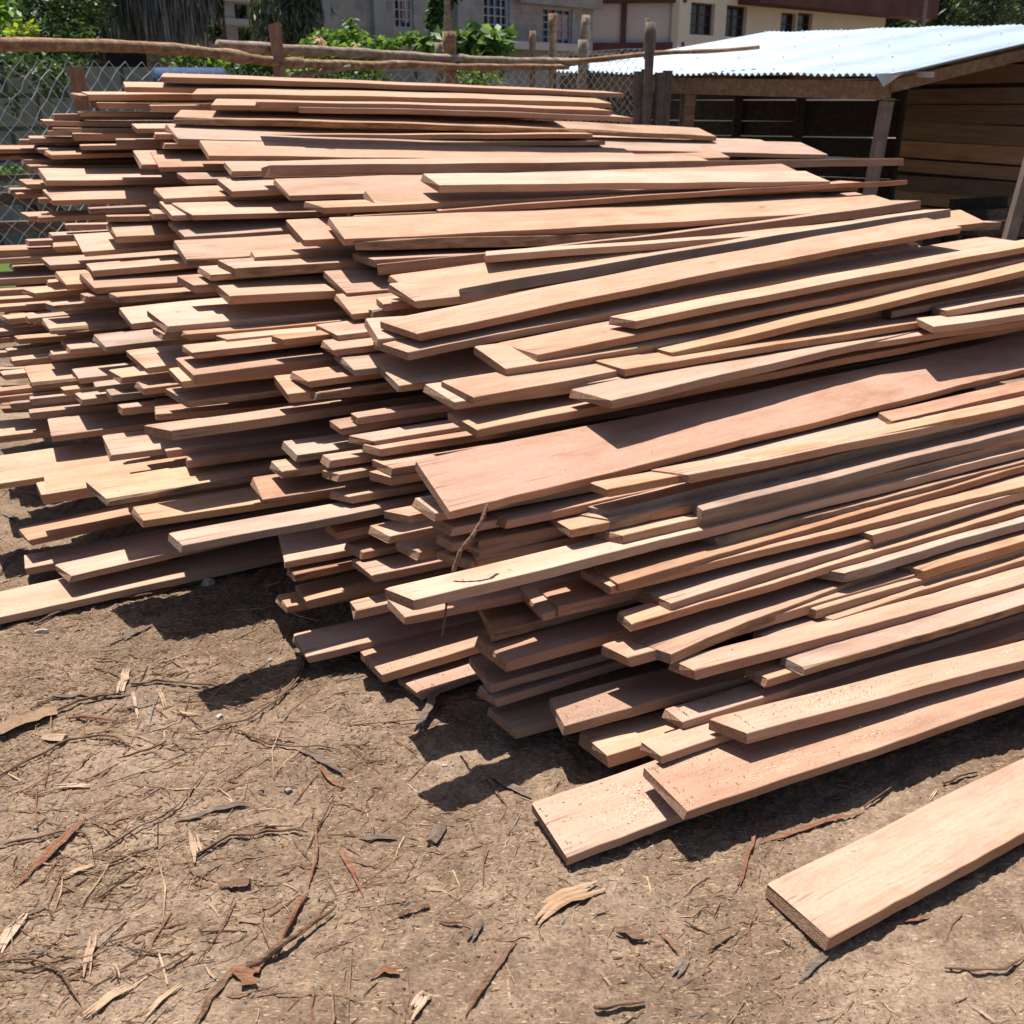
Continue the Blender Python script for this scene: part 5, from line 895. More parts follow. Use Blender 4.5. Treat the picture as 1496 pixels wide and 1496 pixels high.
for i, (x, y, r, pale, label, group) in enumerate(STONES):
    rr = random.Random(i+900)
    bm = bmesh.new(); bmesh.ops.create_icosphere(bm, subdivisions=3, radius=1)
    k = [rr.uniform(.6,1.0), rr.uniform(.6,1.0), rr.uniform(.4,.62)]
    cuts = [Vector((rr.gauss(0,1), rr.gauss(0,1), rr.gauss(0,1))).normalized() for _ in range(12)]
    for v in bm.verts:
        for cdir in cuts:
            dd = v.co.dot(cdir)-.60
            if dd > 0: v.co -= cdir*dd*.95
        v.co = Vector((v.co.x*k[0], v.co.y*k[1], v.co.z*k[2]))*r
    me = bpy.data.meshes.new('stone'); bm.to_mesh(me); bm.free()
    me.materials.append(STM2 if pale else STM)
    o = bpy.data.objects.new('stone', me); o.location = (x, y, float(gz(x, y))+r*.12); o.rotation_euler = (0,0,rr.uniform(0,6))
    link(o); tag(o, label, 'stone', group)

# ------------------------------------------------------------------ background: fence
def lathe_log(name, pts, rad, mats, label, cat, group=None, seed=1, n=9, rough=.06):
    rr = random.Random(seed); Q = []
    pts = [Vector(p) for p in pts]
    for i in range(len(pts)-1):
        k = max(2, int((pts[i+1]-pts[i]).length/.10))
        for j in range(k): Q.append(pts[i].lerp(pts[i+1], j/k))
    Q.append(pts[-1])
    for _ in range(6): Q = [Q[0]]+[(Q[i-1]+Q[i]*2+Q[i+1])/4 for i in range(1, len(Q)-1)]+[Q[-1]]
    r = []
    for i in range(len(Q)):
        s = i/(len(Q)-1); r.append((rad[0]*(1-s)+rad[1]*s)*(1+.07*math.sin(i*1.3+seed)+rr.uniform(-.04,.05)+(.22 if rr.random() < .06 else 0)))
    c0 = Q[0].copy(); mb = MB(); mb.tube([q-c0 for q in Q], r, n, rough=rough, seed=seed)
    o = mb.build(name, mats, smooth=True); o.location = c0
    return tag(o, label, cat, group)
LOGM = barkmat('log_bark', [(.120,.064,.038),(.270,.161,.098),(.413,.292,.195),(.203,.105,.060)], (7,24,24))
LOGG = barkmat('log_grey', [(.112,.083,.064),(.247,.188,.143),(.390,.315,.247),(.210,.143,.098)], (7,24,24))
STAKE = barkmat('stake_wood', [(.195,.105,.064),(.270,.158,.101),(.338,.210,.143),(.225,.120,.075)], (60,60,5))
STAKEG = barkmat('stake_grey', [(.083,.064,.053),(.150,.116,.094),(.225,.180,.150),(.112,.083,.064)], (60,60,5))
LG = 'rough poles laid along the fence top'
PX = at(-140,62,6.3)+(at(-140,62,6.3)-at(20,65,6.7)).normalized()*1.6; PX.z = 1.97
lathe_log('fence_pole', [PX, at(-140,62,6.3), at(20,65,6.7), at(150,66,7.2), at(270,72,7.7), at(330,80,8.0), at(400,92,8.3), at(520,95,8.9), at(555,96,9.1)], (.047,.036), [LOGM], 'thick knotty pole with peeling bark along the fence top, nearest pole', 'pole', LG, 3)
lathe_log('fence_pole', [at(318,66,8.05), at(420,73,8.5), at(500,76,8.9), at(645,86,9.5), at(755,90,10.0), at(845,90,10.4)], (.045,.036), [LOGG], 'long pole starting with a sawn end beside the leaning stake, topmost of the pair', 'pole', LG, 4)
lathe_log('fence_pole', [at(545,97,9.0), at(585,92,9.2), at(640,98,9.45), at(700,98,9.7), at(830,98,10.3)], (.036,.026), [LOGM], 'short crooked pole under the long pole near the tall fence post', 'pole', LG, 5)
lathe_log('fence_pole', [at(780,92,10.2), at(850,90,10.3), at(925,81,10.4), at(985,75,10.2), at(1035,76,10.0), at(1110,69,9.9)], (.030,.018), [LOGM], 'thin bent pole reaching over the edge of the metal roof', 'pole', LG, 6)
lathe_log('fence_pole', [at(425,112,8.6), at(470,105,8.7), at(512,98,8.8)], (.03,.022), [LOGG], 'pale broken branch lying low behind the topmost planks', 'pole', LG, 7)
def stake(name, pts, w, mats, label, seed=1, top=.0):
    """square post: pts = (u, v of the top, depth), foot on the ground, leaning as seen"""
    (u, v, t), lean = pts
    a = at(u, v, t); f = Vector((a.x+lean[0], a.y+lean[1], -.05))
    d = (a-f); rr = random.Random(seed); mb = MB()
    n = 6; ring = []
    ax = Vector((1,.25,0)).normalized(); ay = Vector((-.25,1,0)).normalized()
    vs = []
    for i in range(n+1):
        p = f+d*(i/n)-f; ww = w*.5*rr.uniform(.95,1.05)
        for (i_, j_) in ((-1,-1),(1,-1),(1,1),(-1,1)): vs.append(p+ax*i_*ww+ay*j_*ww*.9+Vector((0,0, top*i_ if i == n else 0)))
    fs = [(i*4+k, i*4+(k+1)%4, i*4+4+(k+1)%4, i*4+4+k) for i in range(n) for k in range(4)]+[(3,2,1,0), tuple(n*4+k for k in range(4))]
    mb.add(vs, fs); o = mb.build(name, mats); o.location = f
    return tag(o, label, 'fence post', 'posts of the yard fence')
stake('fence_post', ((111,98,6.95),(.03,.0)), .088, [STAKE], 'short square split stake standing behind the left planks, cracked face', 1, .004)
stake('fence_post', ((401,34,8.25),(.05,.05)), .092, [STAKE], 'leaning square reddish stake taller than the fence pole', 2, .012)
def roundpost(u, v, t, r0, r1, mats, label, seed, foot=None, lean=(0,0)):
    a = at(u, v, t); f = Vector((a.x+lean[0], a.y+lean[1], -.05 if foot is None else foot))
    return lathe_log('fence_post', [f, f.lerp(a,.5), a], (r0, r1), mats, label, 'fence post', 'posts of the yard fence', seed, 8, .08)
roundpost(-330, 70, 6.2, .055, .05, [LOGG], 'post carrying the thick knotty pole, out at the yard corner', 10)
roundpost(656, 46, 9.55, .085, .058, [LOGM], 'thick split post below a thin tall pole, middle of the fence', 11, lean=(.06,0))
roundpost(652, -40, 9.75, .036, .030, [LOGG], 'thin tall pole rising out of view behind the thick split post', 12, lean=(.02,0))
roundpost(641, 62, 10.1, .045, .04, [LOGG], 'grey stub post half hidden by the thick split post', 13)
roundpost(808, 20, 11.6, .052, .042, [LOGM], 'post with a pale chopped top in front of the barred window', 14)
roundpost(778, 45, 12.2, .038, .034, [STAKE], 'short brown post beside the post with a chopped top', 15)
roundpost(856, 22, 11.2, .05, .045, [LOGG], 'grey split post standing at the block house corner', 16)
roundpost(851, 58, 10.6, .05, .045, [LOGG], 'cut grey post with a round sawn top', 17)
roundpost(946, 26, 11.9, .036, .03, [STAKEG], 'dark thin post behind the tallest dark post', 18)
roundpost(951, 32, 9.9, .055, .045, [STAKEG], 'tallest dark post, crooked, next to the metal roof', 19)
for k, (u, v, w_) in enumerate(((936,104,.075),(944,101,.06),(964,106,.07),(973,103,.075))):
    a = at(u, v, 10.1+.05*(k%2)); mb = MB(); mb.box((0,0,a.z/2), (w_/2,.008,0), (-.012,.016,0), (.012*(k-1.5),0,a.z/2))
    o = mb.build('fence_board', [STAKEG]); o.location = (a.x, a.y, 0)
    tag(o, ['dark weathered board, first of the boards nailed by the tallest dark post','narrow dark board just touching the tallest dark post','dark board on the roof side of the tallest dark post','outermost dark weathered board on the roof side, with loose wire'][k], 'board', 'boards nailed round the dark post')
# chain-link wire netting
def chainlink(base, ztop, cell, label, seed):
    rr = random.Random(seed); mb = MB(); base = [Vector((p.x, p.y, 0)) for p in base]
    seg = [0]
    for i in range(len(base)-1): seg.append(seg[-1]+(base[i+1]-base[i]).length)
    Lt = seg[-1]
    def pos(s, z):
        s = min(max(s, 0), Lt); i = 0
        while i < len(seg)-2 and s > seg[i+1]: i += 1
        k = (s-seg[i])/(seg[i+1]-seg[i]); p = base[i].lerp(base[i+1], k); tz = ztop[i]*(1-k)+ztop[i+1]*k
        wob = .030*math.sin(s*2.3+z*3)+.022*math.sin(s*5.1-z*4)
        return Vector((p.x+.8*wob, p.y+.03*math.sin(z*5+s)+wob*.5, z*tz))
    Hn = 1.9; n = int((Lt+Hn)/cell)
    def strand(pts):
        vs = []; r = .003
        for p in pts: vs += [p+Vector((r,0,0)), p+Vector((-r*.5,r*.9,-r*.4)), p+Vector((-r*.5,-r*.4,r))]
        k = len(pts); mb.add(vs, [(i*3+j, i*3+(j+1)%3, i*3+3+(j+1)%3, i*3+3+j) for i in range(k-1) for j in range(3)])
    for fam in (1, -1):
        for q in range(-int(Hn/cell), int(Lt/cell)+int(Hn/cell)):
            pts = []
            for j in range(int(Hn/cell)*2+1):
                z = j*cell/2/Hn; s = q*cell+fam*j*cell/2+(0 if fam > 0 else 0)
                if 0 <= s <= Lt and z <= 1.0:
                    jit = .012*math.sin(q*7.1+j*2.3)
                    pts.append(pos(s+jit, z)+Vector((0, .004 if (j % 2) == (fam > 0) else -.004, 0)))
            if len(pts) > 1: strand(pts)
    for k in range(3): strand([pos(s, .985-.44*k) for s in np.linspace(0, Lt, int(Lt/.12))])
    c0 = base[0]; mb.v = [tuple(Vector(p)-c0) for p in mb.v]
    o = mb.build('wire_netting', [WIRE]); o.location = c0
    tag(o, label, 'wire fence')
m, nt, b = mat('galvanised_wire'); b.inputs['Base Color'].default_value = (.5,.51,.50,1); b.inputs['Metallic'].default_value = .2; b.inputs['Roughness'].default_value = .5; WIRE = m
FX = at(-160,66,6.35)+(at(-160,66,6.35)-at(20,66,6.75)).normalized()*5.0
chainlink([FX, at(-160,66,6.35), at(20,66,6.75), at(150,67,7.25), at(270,73,7.75), at(400,92,8.35), at(560,96,9.15), at(700,99,9.75)], [1.9,1.95,1.97,1.98,1.98,1.93,1.95,1.96], .12, 'sagging chain-link netting hung from the thick knotty pole', 1)
chainlink([at(700,99,9.85), at(850,96,10.45), at(935,84,10.75)], [1.98,2.0,2.05], .09, 'tighter chain-link netting between the tall pole and the dark boards', 2)
chainlink([at(790,78,12.2), at(920,62,12.6), at(945,62,12.7)], [2.15,2.25,2.25], .085, 'second run of netting farther back by the cream wall', 3)

# ------------------------------------------------------------------ stone wall, barrel, low timbers behind the fence
def brickmat(name, c1, c2, cm, scale, bw, bh, rough=.9, mort=.02):
    m, nt, b = mat(name); tc = nd(nt, 'ShaderNodeTexCoord')
    br = nd(nt, 'ShaderNodeTexBrick'); br.inputs['Scale'].default_value = scale; br.inputs['Brick Width'].default_value = bw; br.inputs['Row Height'].default_value = bh
    br.inputs['Mortar Size'].default_value = mort; br.inputs['Mortar Smooth'].default_value = .3; br.inputs['Bias'].default_value = 0
    br.inputs['Color1'].default_value = (*c1,1); br.inputs['Color2'].default_value = (*c2,1); br.inputs['Mortar'].default_value = (*cm,1)
    sx = nd(nt, 'ShaderNodeSeparateXYZ'); nt.links.new(tc.outputs['Object'], sx.inputs[0])
    cb = nd(nt, 'ShaderNodeCombineXYZ'); nt.links.new(sx.outputs[0], cb.inputs[0]); nt.links.new(sx.outputs[2], cb.inputs[1])
    wq = nd(nt, 'ShaderNodeVectorMath', operation='ADD'); nt.links.new(cb.outputs[0], wq.inputs[0])
    nn = nd(nt, 'ShaderNodeTexNoise'); nn.inputs['Scale'].default_value = 3; nt.links.new(tc.outputs['Object'], nn.inputs['Vector'])
    sc = nd(nt, 'ShaderNodeVectorMath', operation='SCALE'); sc.inputs['Scale'].default_value = .05; nt.links.new(nn.outputs['Color'], sc.inputs[0]); nt.links.new(sc.outputs[0], wq.inputs[1])
    nt.links.new(wq.outputs[0], br.inputs['Vector'])
    n = noise(nt, tc.outputs['Object'], 5, 6, .7)
    c = mixc(nt, .8, br.outputs['Color'], ramp(nt, n, [(.3,(.6,.6,.6)),(.5,(1,1,1)),(.7,(1.3,1.28,1.25))]), 'MULTIPLY')
    nt.links.new(c, b.inputs['Base Color']); b.inputs['Roughness'].default_value = rough
    bump(nt, b, math_(nt, 'SUBTRACT', n, br.outputs['Fac']), .8, .02)
    return m
STONE = brickmat('wall_stone', (.20,.19,.177), (.255,.24,.225), (.08,.075,.07), 1.0, .62, .34, mort=.025)
def wall_obj(name, a, b_, z0, z1, th, mats, label, cat, parent=None, openings=()):
    """wall from a to b_ (plan points), local x along it; openings (x0,x1,z0,z1) are real holes"""
    a = Vector((a[0],a[1],0)); b_ = Vector((b_[0],b_[1],0)); d = b_-a; Lw = d.length
    xs = sorted(set([0,Lw]+[q for o in openings for q in (max(0,o[0]),min(Lw,o[1]))])); zs = sorted(set([z0,z1]+[max(z0,min(z1,q)) for o in openings for q in (o[2],o[3])]))
    mb = MB()
    for i in range(len(xs)-1):
        run = None
        for j in range(len(zs)-1):
            mx = (xs[i]+xs[i+1])/2; mz = (zs[j]+zs[j+1])/2
            hole = any(o[0] < mx < o[1] and o[2] < mz < o[3] for o in openings)
            if not hole:
                if run is None: run = [zs[j], zs[j+1]]
                else: run[1] = zs[j+1]
            if hole or j == len(zs)-2:
                if run: mb.abox((xs[i],0,run[0]), (xs[i+1],th,run[1])); run = None
    o = mb.build(name, mats, parent)
    o.matrix_basis = Matrix.Translation(a) @ Matrix.Rotation(math.atan2(d.y, d.x), 4, 'Z')
    if parent is None: tag(o, label, cat)
    return o
b_ = at(620,100,13.5); a = at(-160,85,10.6); a = a+(a-b_).normalized()*7; a.z = 0
wall_obj('stone_wall', a, b_, -.1, 1.98, .3, [STONE], 'dark rough stone wall behind the sagging netting', 'stone wall')
m, nt, b = mat('blue_plastic'); b.inputs['Base Color'].default_value = (.016,.045,.115,1); b.inputs['Roughness'].default_value = .7; b.inputs['Specular IOR Level'].default_value = .15; BLUE = m
def barrel(p, q, r, label):
    p = Vector(p); q = Vector(q); mb = MB(); pr = [(0,.86),(.03,.97),(.06,1),(.30,1),(.33,1.03),(.36,1),(.64,1),(.67,1.03),(.70,1),(.94,1),(.97,.97),(1,.86)]
    mb.tube([p.lerp(q,s)-p for s, _ in pr], [r*k for _, k in pr], 20)
    o = mb.build('plastic_barrel', [BLUE], smooth=True); o.location = p; tag(o, label, 'barrel')
barrel(at(225,124,9.5), at(332,124,9.7), .15, 'blue plastic barrel lying on its side behind the netting')
# supports under the barrel
mb = MB(); c0 = at(280,150,9.7); mb.abox((-.55,-.12,-c0.z), (.55,.12,0)); 
o = mb.build('concrete_block', [STONE]); o.location = (c0.x, c0.y+.1, at(280,142,9.7).z-.03); 
for v in o.data.vertices:
    if v.co.z < -.1: v.co.z = -o.location.z
tag(o, 'dark stone block stack carrying the blue barrel', 'stone block')
# pipes and beams lying low at the far end of the heap
m, nt, b = mat('pipe_grey'); b.inputs['Base Color'].default_value = (.20,.20,.19,1); b.inputs['Roughness'].default_value = .6; PIPE = m
def pipe(p, q, r, label, n=18):
    p = Vector(p); q = Vector(q); d = (q-p); mb = MB()
    a_ = d.cross(Vector((0,0,1))).normalized(); b2 = a_.cross(d).normalized(); vs = []
    for e_, rr_ in ((0,r),(1,r),(1,r*.86),(0,r*.86)):
        for j in range(n): t = 2*PI*j/n; vs.append(d*e_+a_*math.cos(t)*rr_+b2*math.sin(t)*rr_)
    fs = [(k*n+j, k*n+(j+1)%n, ((k+1)%4)*n+(j+1)%n, ((k+1)%4)*n+j) for k in range(4) for j in range(n)]
    mb.add(vs, fs); o = mb.build('drain_pipe', [PIPE], smooth=False); o.location = p; tag(o, label, 'pipe', None)
pipe(at(48,308,9.2), at(210,296,10.4), .085, 'grey pipe with an open end tied with white wire beyond the planks')
DARKW = barkmat('old_beam', [(.045,.036,.03),(.09,.072,.06),(.15,.12,.10),(.11,.08,.06)], (6,30,30))
for k, (u0, v0, t0, u1, v1, t1, h_, lab) in enumerate(((-120,292,8.6,120,288,8.9,.10,'dark old beam lying across the grass, highest of the low beams'),(-120,335,8.0,110,328,8.2,.08,'dark old beam lying low beyond the planks, middle one'),(-120,262,9.0,120,257,9.2,.05,'thin grey rail lying level beyond the planks'))):
    p = at(u0,v0,t0); q = at(u1,v1,t1); d = (q-p).normalized(); mb = MB(); n_ = Vector((-d.y,d.x,0)).normalized()
    mb.box((q-p)/2, (q-p)/2, n_*.05, Vector((0,0,h_/2)))
    o = mb.build('old_beam', [DARKW]); o.location = p; tag(o, lab, 'beam', 'low beams beyond the heap')
    for s_, nm in ((.12,0),(.8,1)):
        f = p.lerp(q,s_); mb = MB(); mb.abox((-.05,-.05,0),(.05,.05,f.z-h_/2-.003)); o2 = mb.build('support_post', [DARKW], o); o2.matrix_parent_inverse = Matrix.Identity(4); o2.location = Vector((f.x,f.y,0))-p

# ------------------------------------------------------------------ plants
def leafmat(name, c, tr=.25, var=.35):
    m, nt, b = mat(name); tc = nd(nt, 'ShaderNodeTexCoord'); n = noise(nt, tc.outputs['Object'], 9, 3, .6)
    nt.links.new(ramp(nt, n, [(.3, tuple(x*(1-var) for x in c)), (.7, tuple(x*(1+var) for x in c))]), b.inputs['Base Color'])
    b.inputs['Roughness'].default_value = .5; b.inputs['Specular IOR Level'].default_value = .3
    tl = nd(nt, 'ShaderNodeBsdfTranslucent'); tl.inputs['Color'].default_value = (min(1,c[0]*1.6), min(1,c[1]*1.7), c[2]*.8, 1)
    mx = nd(nt, 'ShaderNodeMixShader'); mx.inputs[0].default_value = tr
    nt.links.new(b.outputs[0], mx.inputs[1]); nt.links.new(tl.outputs[0], mx.inputs[2]); nt.links.new(mx.outputs[0], nt.nodes['Material Output'].inputs['Surface'])
    return m
LF = {'dark': leafmat('leaf_dark',(.028,.055,.018)), 'mid': leafmat('leaf_mid',(.06,.115,.028)), 'lime': leafmat('leaf_lime',(.16,.25,.045),.35), 'olive': leafmat('leaf_olive',(.10,.115,.055)), 'yellow': leafmat('leaf_yellow',(.32,.32,.05),.35),
      'dead': leafmat('frond_dead',(.17,.155,.145),.05,.5), 'deadd': leafmat('frond_dead_dark',(.062,.058,.058),.05,.5), 'pink': leafmat('petal_pink',(.72,.38,.36),.3,.1), 'pine': leafmat('needle',(.035,.055,.028),.1)}
def leaves(mb, cen, rad, N, size, mi, rr, ratio=.5, droop=0, shell=.55):
    cen = Vector(cen)
    for _ in range(N):
        d = Vector((rr.gauss(0,1), rr.gauss(0,1), rr.gauss(0,1))).normalized(); k = shell+(1-shell)*rr.random()
        p = cen+Vector((d.x*rad[0], d.y*rad[1], d.z*rad[2]))*k
        a = Vector((rr.gauss(0,1), rr.gauss(0,1), rr.gauss(0,.6)-droop)).normalized(); s = size*rr.uniform(.6,1.35)
        b2 = a.cross(Vector((rr.gauss(0,1), rr.gauss(0,1), rr.gauss(0,1)))).normalized()*s*ratio*.5
        mid = p+a*s*.5+Vector((0,0,-.08*s)); mb.add([p, mid+b2, p+a*s+Vector((0,0,-.2*s)), mid-b2], [(0,1,2,3)], rr.choice(mi))
def bush(name, foot, clusters, N, size, mats, label, cat, seed, stems=5, stemr=.02, ratio=.5, droop=0, group=None, shell=.45, crown='crown', trunk='stem'):
    rr = random.Random(seed); root = empty(name, foot, label, cat, group); mb = MB(); tot = sum(r[0]*r[2] for _, r in clusters)
    for c, r in clusters: leaves(mb, c, r, int(N*r[0]*r[2]/tot), size, list(range(len(mats))), rr, ratio, droop, shell)
    part(mb, crown, [LF[k] for k in mats], root)
    mb = MB()
    for i in range(stems):
        c = Vector(clusters[i % len(clusters)][0]); f = Vector(foot)+Vector((rr.uniform(-.1,.1), rr.uniform(-.1,.1), 0))
        q = f.lerp(c,.5)+Vector((rr.uniform(-.1,.1), rr.uniform(-.1,.1), .1)); mb.tube([f, q, c], [stemr, stemr*.75, stemr*.3], 6)
    part(mb, trunk, [LOGG], root); return root
def cl(pts): return [(at(u,v,t), (r,r*.8,r*h)) for (u,v,t,r,h) in pts]
def foot(u, t): a = at(u,60,t); return (a.x, a.y, 0)
bush('leafy_tree', foot(60,12.4), cl([(20,-10,12.2,.55,.9),(70,10,12.6,.6,.9),(110,25,12.8,.42,1),(30,45,12.0,.45,.7),(85,60,12.4,.5,.7),(125,-20,13,.5,1),(-40,10,12.5,.6,1)]), 9000, .07, ['dark','olive','mid','dark'], 'dense dark-green fine-leaved tree behind the stone wall', 'tree', 21, 6, .05, trunk='trunk')
bush('leafy_shrub', foot(8,11.6), cl([(5,28,11.4,.22,1),(-15,10,11.5,.3,1),(22,50,11.3,.14,.8)]), 420, .11, ['lime','mid'], 'bright lime shrub in front of the dense dark-green tree', 'shrub', 22)
bush('leafy_shrub', foot(42,10.9), cl([(40,38,10.6,.09,.8),(30,50,10.6,.14,.6)]), 130, .10, ['yellow','lime'], 'small yellow-green sprig poking above the knotty pole', 'shrub', 23, 2, .008)
bush('wall_creeper', foot(20,10.7), cl([(12,95,10.4,.32,.6),(60,92,10.45,.28,.5),(20,150,10.42,.10,1.6),(75,120,10.45,.24,.9),(95,95,10.5,.3,.4)]), 620, .07, ['dark','mid'], 'dark creeper with small leaves hanging over the stone wall', 'creeper', 24, 4, .008)
bush('low_shrub', foot(15,9.3), cl([(14,252,9.2,.20,.35),(-20,250,9.3,.2,.3)]), 260, .06, ['mid','lime','dark'], 'low green weeds seen between planks and the far rail', 'weeds', 25, 2, .006)
bush('hanging_tree', foot(420,17), cl([(388,20,16.6,.30,1.9),(440,25,17,.38,1.5),(415,-30,17,.7,.8),(460,0,17.2,.25,1.5),(395,58,16.5,.16,1.0)]), 5200, .17, ['olive','dark','dead'], 'willowy olive tree with drooping leaves between the grey buildings', 'tree', 26, 6, .06, .16, 1.6, trunk='trunk')
bush('climbing_plant', foot(318,18), cl([(316,10,18,.10,2.2),(312,45,18,.12,1.5),(322,-25,18,.2,1.2)]), 900, .10, ['mid','dark'], 'slim leafy trunk in front of the unfinished building', 'tree', 27, 3, .07, trunk='trunk')
rose = bush('flowering_shrub', foot(500,11.5), cl([(478,60,11.4,.17,.8),(515,62,11.5,.22,.8),(513,35,11.5,.06,1.6),(455,66,11.3,.15,.6),(560,66,11.6,.22,.45),(590,58,11.7,.13,.6),(605,48,11.7,.06,.5),(500,76,11.4,.4,.3),(640,74,11.8,.2,.3),(490,110,11.6,.6,.35)]), 3600, .075, ['lime','mid','lime'], 'bright green shrub with a few pink flowers above the fence poles', 'shrub', 28, 7, .012)
mb = MB(); rr = random.Random(5)
for (u, v) in ((467,59),(519,67),(472,62),(463,57)): leaves(mb, at(u,v,11.15), (.03,.03,.03), 16, .032, [0], rr, .9)
part(mb, 'flower', [LF['pink']], rose)
bush('broadleaf_plant', foot(700,11.6), cl([(690,60,11.5,.22,.9),(720,66,11.5,.17,.8),(672,60,11.6,.12,1),(735,48,11.5,.10,.5),(630,58,11.7,.12,.8),(700,85,11.5,.25,.5)]), 900, .19, ['mid','lime','mid'], 'broad-leaved green plant beside the thick split post', 'plant', 29, 5, .015, .42, .5)
bush('wall_ivy', foot(645,16.6), cl([(640,10,16.4,.16,2.0),(655,-20,16.4,.25,1.0),(632,34,16.4,.10,1.0)]), 900, .13, ['dark','mid'], 'dark climbing ivy covering the grey house wall between two columns', 'ivy', 30, 3, .02)
bush('agave_clump', foot(690,10.9), cl([(690,112,10.7,.20,.8),(712,105,10.7,.12,.8)]), 170, .22, ['olive','lime'], 'pale spiky clump low behind the netting near the thick split post', 'plant', 31, 2, .01, .14)
bush('leafy_hedge', foot(330,11.8), cl([(280,88,11.8,.30,.45),(345,96,12,.34,.4),(400,90,12,.3,.6),(440,100,11.9,.35,.4)]), 1700, .085, ['mid','lime','dark'], 'green hedge seen under the poles beside the blue barrel', 'hedge', 32, 4, .012)
# palm with a skirt of dead fronds
root = empty('dead_frond_palm', foot(215,13.5), 'palm wearing a long grey skirt of dead hanging fronds', 'palm')
rr = random.Random(41); mb = MB(); c = at(215,-120,13.5)
base = Vector((c.x, c.y, 0)); root.location = base; mb.tube([base, Vector((c.x,c.y,c.z+.6))], [.24,.2], 12, rough=.06); part(mb, 'trunk', [LOGG], root)
mb = MB()
for i in range(2600):
    ang = rr.uniform(0, 2*PI); r = .26+.50*rr.random()**.7; ztop = c.z+rr.uniform(-1.0,.4); L_ = rr.uniform(1.0,2.3)
    p = Vector((c.x+math.cos(ang)*r, c.y+math.sin(ang)*r, ztop)); bot = at(215,64,13.5).z+rr.uniform(-.12,.45)+.35*(r > .62)
    q = Vector((p.x+math.cos(ang)*rr.uniform(-.06,.14), p.y+math.sin(ang)*.1, max(bot, ztop-L_))); w_ = rr.uniform(.008,.022)
    t_ = Vector((-math.sin(ang+rr.uniform(-.7,.7)), math.cos(ang), 0))*w_; mid = p.lerp(q,.55)+Vector((math.cos(ang),math.sin(ang),0))*rr.uniform(0,.06)
    mb.add([p-t_, p+t_, mid+t_, mid-t_, q+t_*.2, q-t_*.2], [(0,1,2,3),(3,2,4,5)], 0 if rr.random() < .5 else 1)
part(mb, 'dead_frond', [LF['dead'], LF['deadd']], root)
# conifers and pole at the far right, woods behind everything
for k, (u, t, r, h0) in enumerate(((1360,52,2.4,9),(1430,50,2.6,10),(1500,54,3,9),(1570,55,3,10),(1300,58,2.6,8))):
    cs = [(Vector(foot(u,t))+Vector((0,0,1.2+i*h0/9)), (r*(1-.085*i), r*(1-.085*i), h0/9*.9)) for i in range(9)]
    bush('conifer_tree', foot(u,t), cs, 5200, .5, ['pine','dark','olive'], ['dark conifer behind the leaning thin mast','sunlit-sided conifer second from the thin mast','conifer at the edge of view above the metal roof','conifer out by the far corner of the yard','conifer rising beside the cream house roof'][k], 'tree', 60+k, 1, .25, .18, .4, 'conifers beyond the shed', .3, trunk='trunk')
lathe_log('mast', [(at(1352,60,30).x, at(1352,60,30).y, -.05), at(1358,-60,30)], (.075,.06), [LOGG], 'thin grey mast standing in front of the conifers', 'mast', None, 9, 8, .01)
rr = random.Random(77); mb = MB()
for i in range(60):
    x = -75+i*2.6+rr.uniform(-1,1); y = 72+rr.uniform(-4,8); h_ = rr.uniform(6,11)
    for j in range(4): leaves(mb, (x+rr.uniform(-1.5,1.5), y, h_*(.2+.22*j)), (2.4,1.6,1.9), 210, 1.05, [0,1,2], rr, .6)
o = mb.build('distant_woods', [LF['dark'], LF['mid'], LF['olive']]); tag(o, 'far belt of dark trees closing the view behind the buildings', 'woods', kind='stuff')

# ------------------------------------------------------------------ buildings
BLOCK = brickmat('block_wall', (.23,.22,.21), (.30,.285,.27), (.34,.325,.31), 1.0, .42, .205, mort=.012)
PLAST = flatmat('grey_plaster', (.235,.24,.245), (.31,.315,.32), sc=3)
CONC = flatmat('raw_concrete', (.22,.21,.20), (.33,.32,.30), sc=2)
CREAM = flatmat('cream_paint', (.60,.55,.43), (.66,.61,.49), sc=1.2)
PINKW = flatmat('faded_plaster', (.52,.47,.435), (.58,.53,.495), sc=1.2)
BROWN = flatmat('brown_paint', (.085,.045,.038), (.12,.066,.055), sc=2)
FRAME = flatmat('window_steel', (.30,.33,.38), (.40,.43,.48), sc=5)
m, nt, b = mat('window_glass'); b.inputs['Base Color'].default_value = (.012,.016,.026,1); b.inputs['Roughness'].default_value = .08; GLASS = m
CURT = flatmat('curtain_pink', (.42,.25,.24), (.55,.36,.34), sc=9)
m, nt, b = mat('interior_shade'); b.inputs['Base Color'].default_value = (.012,.012,.012,1); b.inputs['Roughness'].default_value = .9; VOID = m
def plan(a, b_):
    a = Vector((a.x,a.y,0)); b_ = Vector((b_.x,b_.y,0)); d = (b_-a).normalized(); return a, d, Vector((-d.y,d.x,0)), (b_-a).length
def on_plan(a, d, u):
    """distance along the wall line where pixel column u meets it"""
    rx = (u-748)/1500.0; ry = CT-ST*((40-748)/1500.0)
    den = d.x*ry-d.y*rx
    return (a.y*rx-a.x*ry)/den
def zat(a, d, x, v):
    p = a+d*x; k = p.y/(CT-ST*((v-748)/1500.0)); return CAM_H+(-ST-CT*((v-748)/1500.0))*k
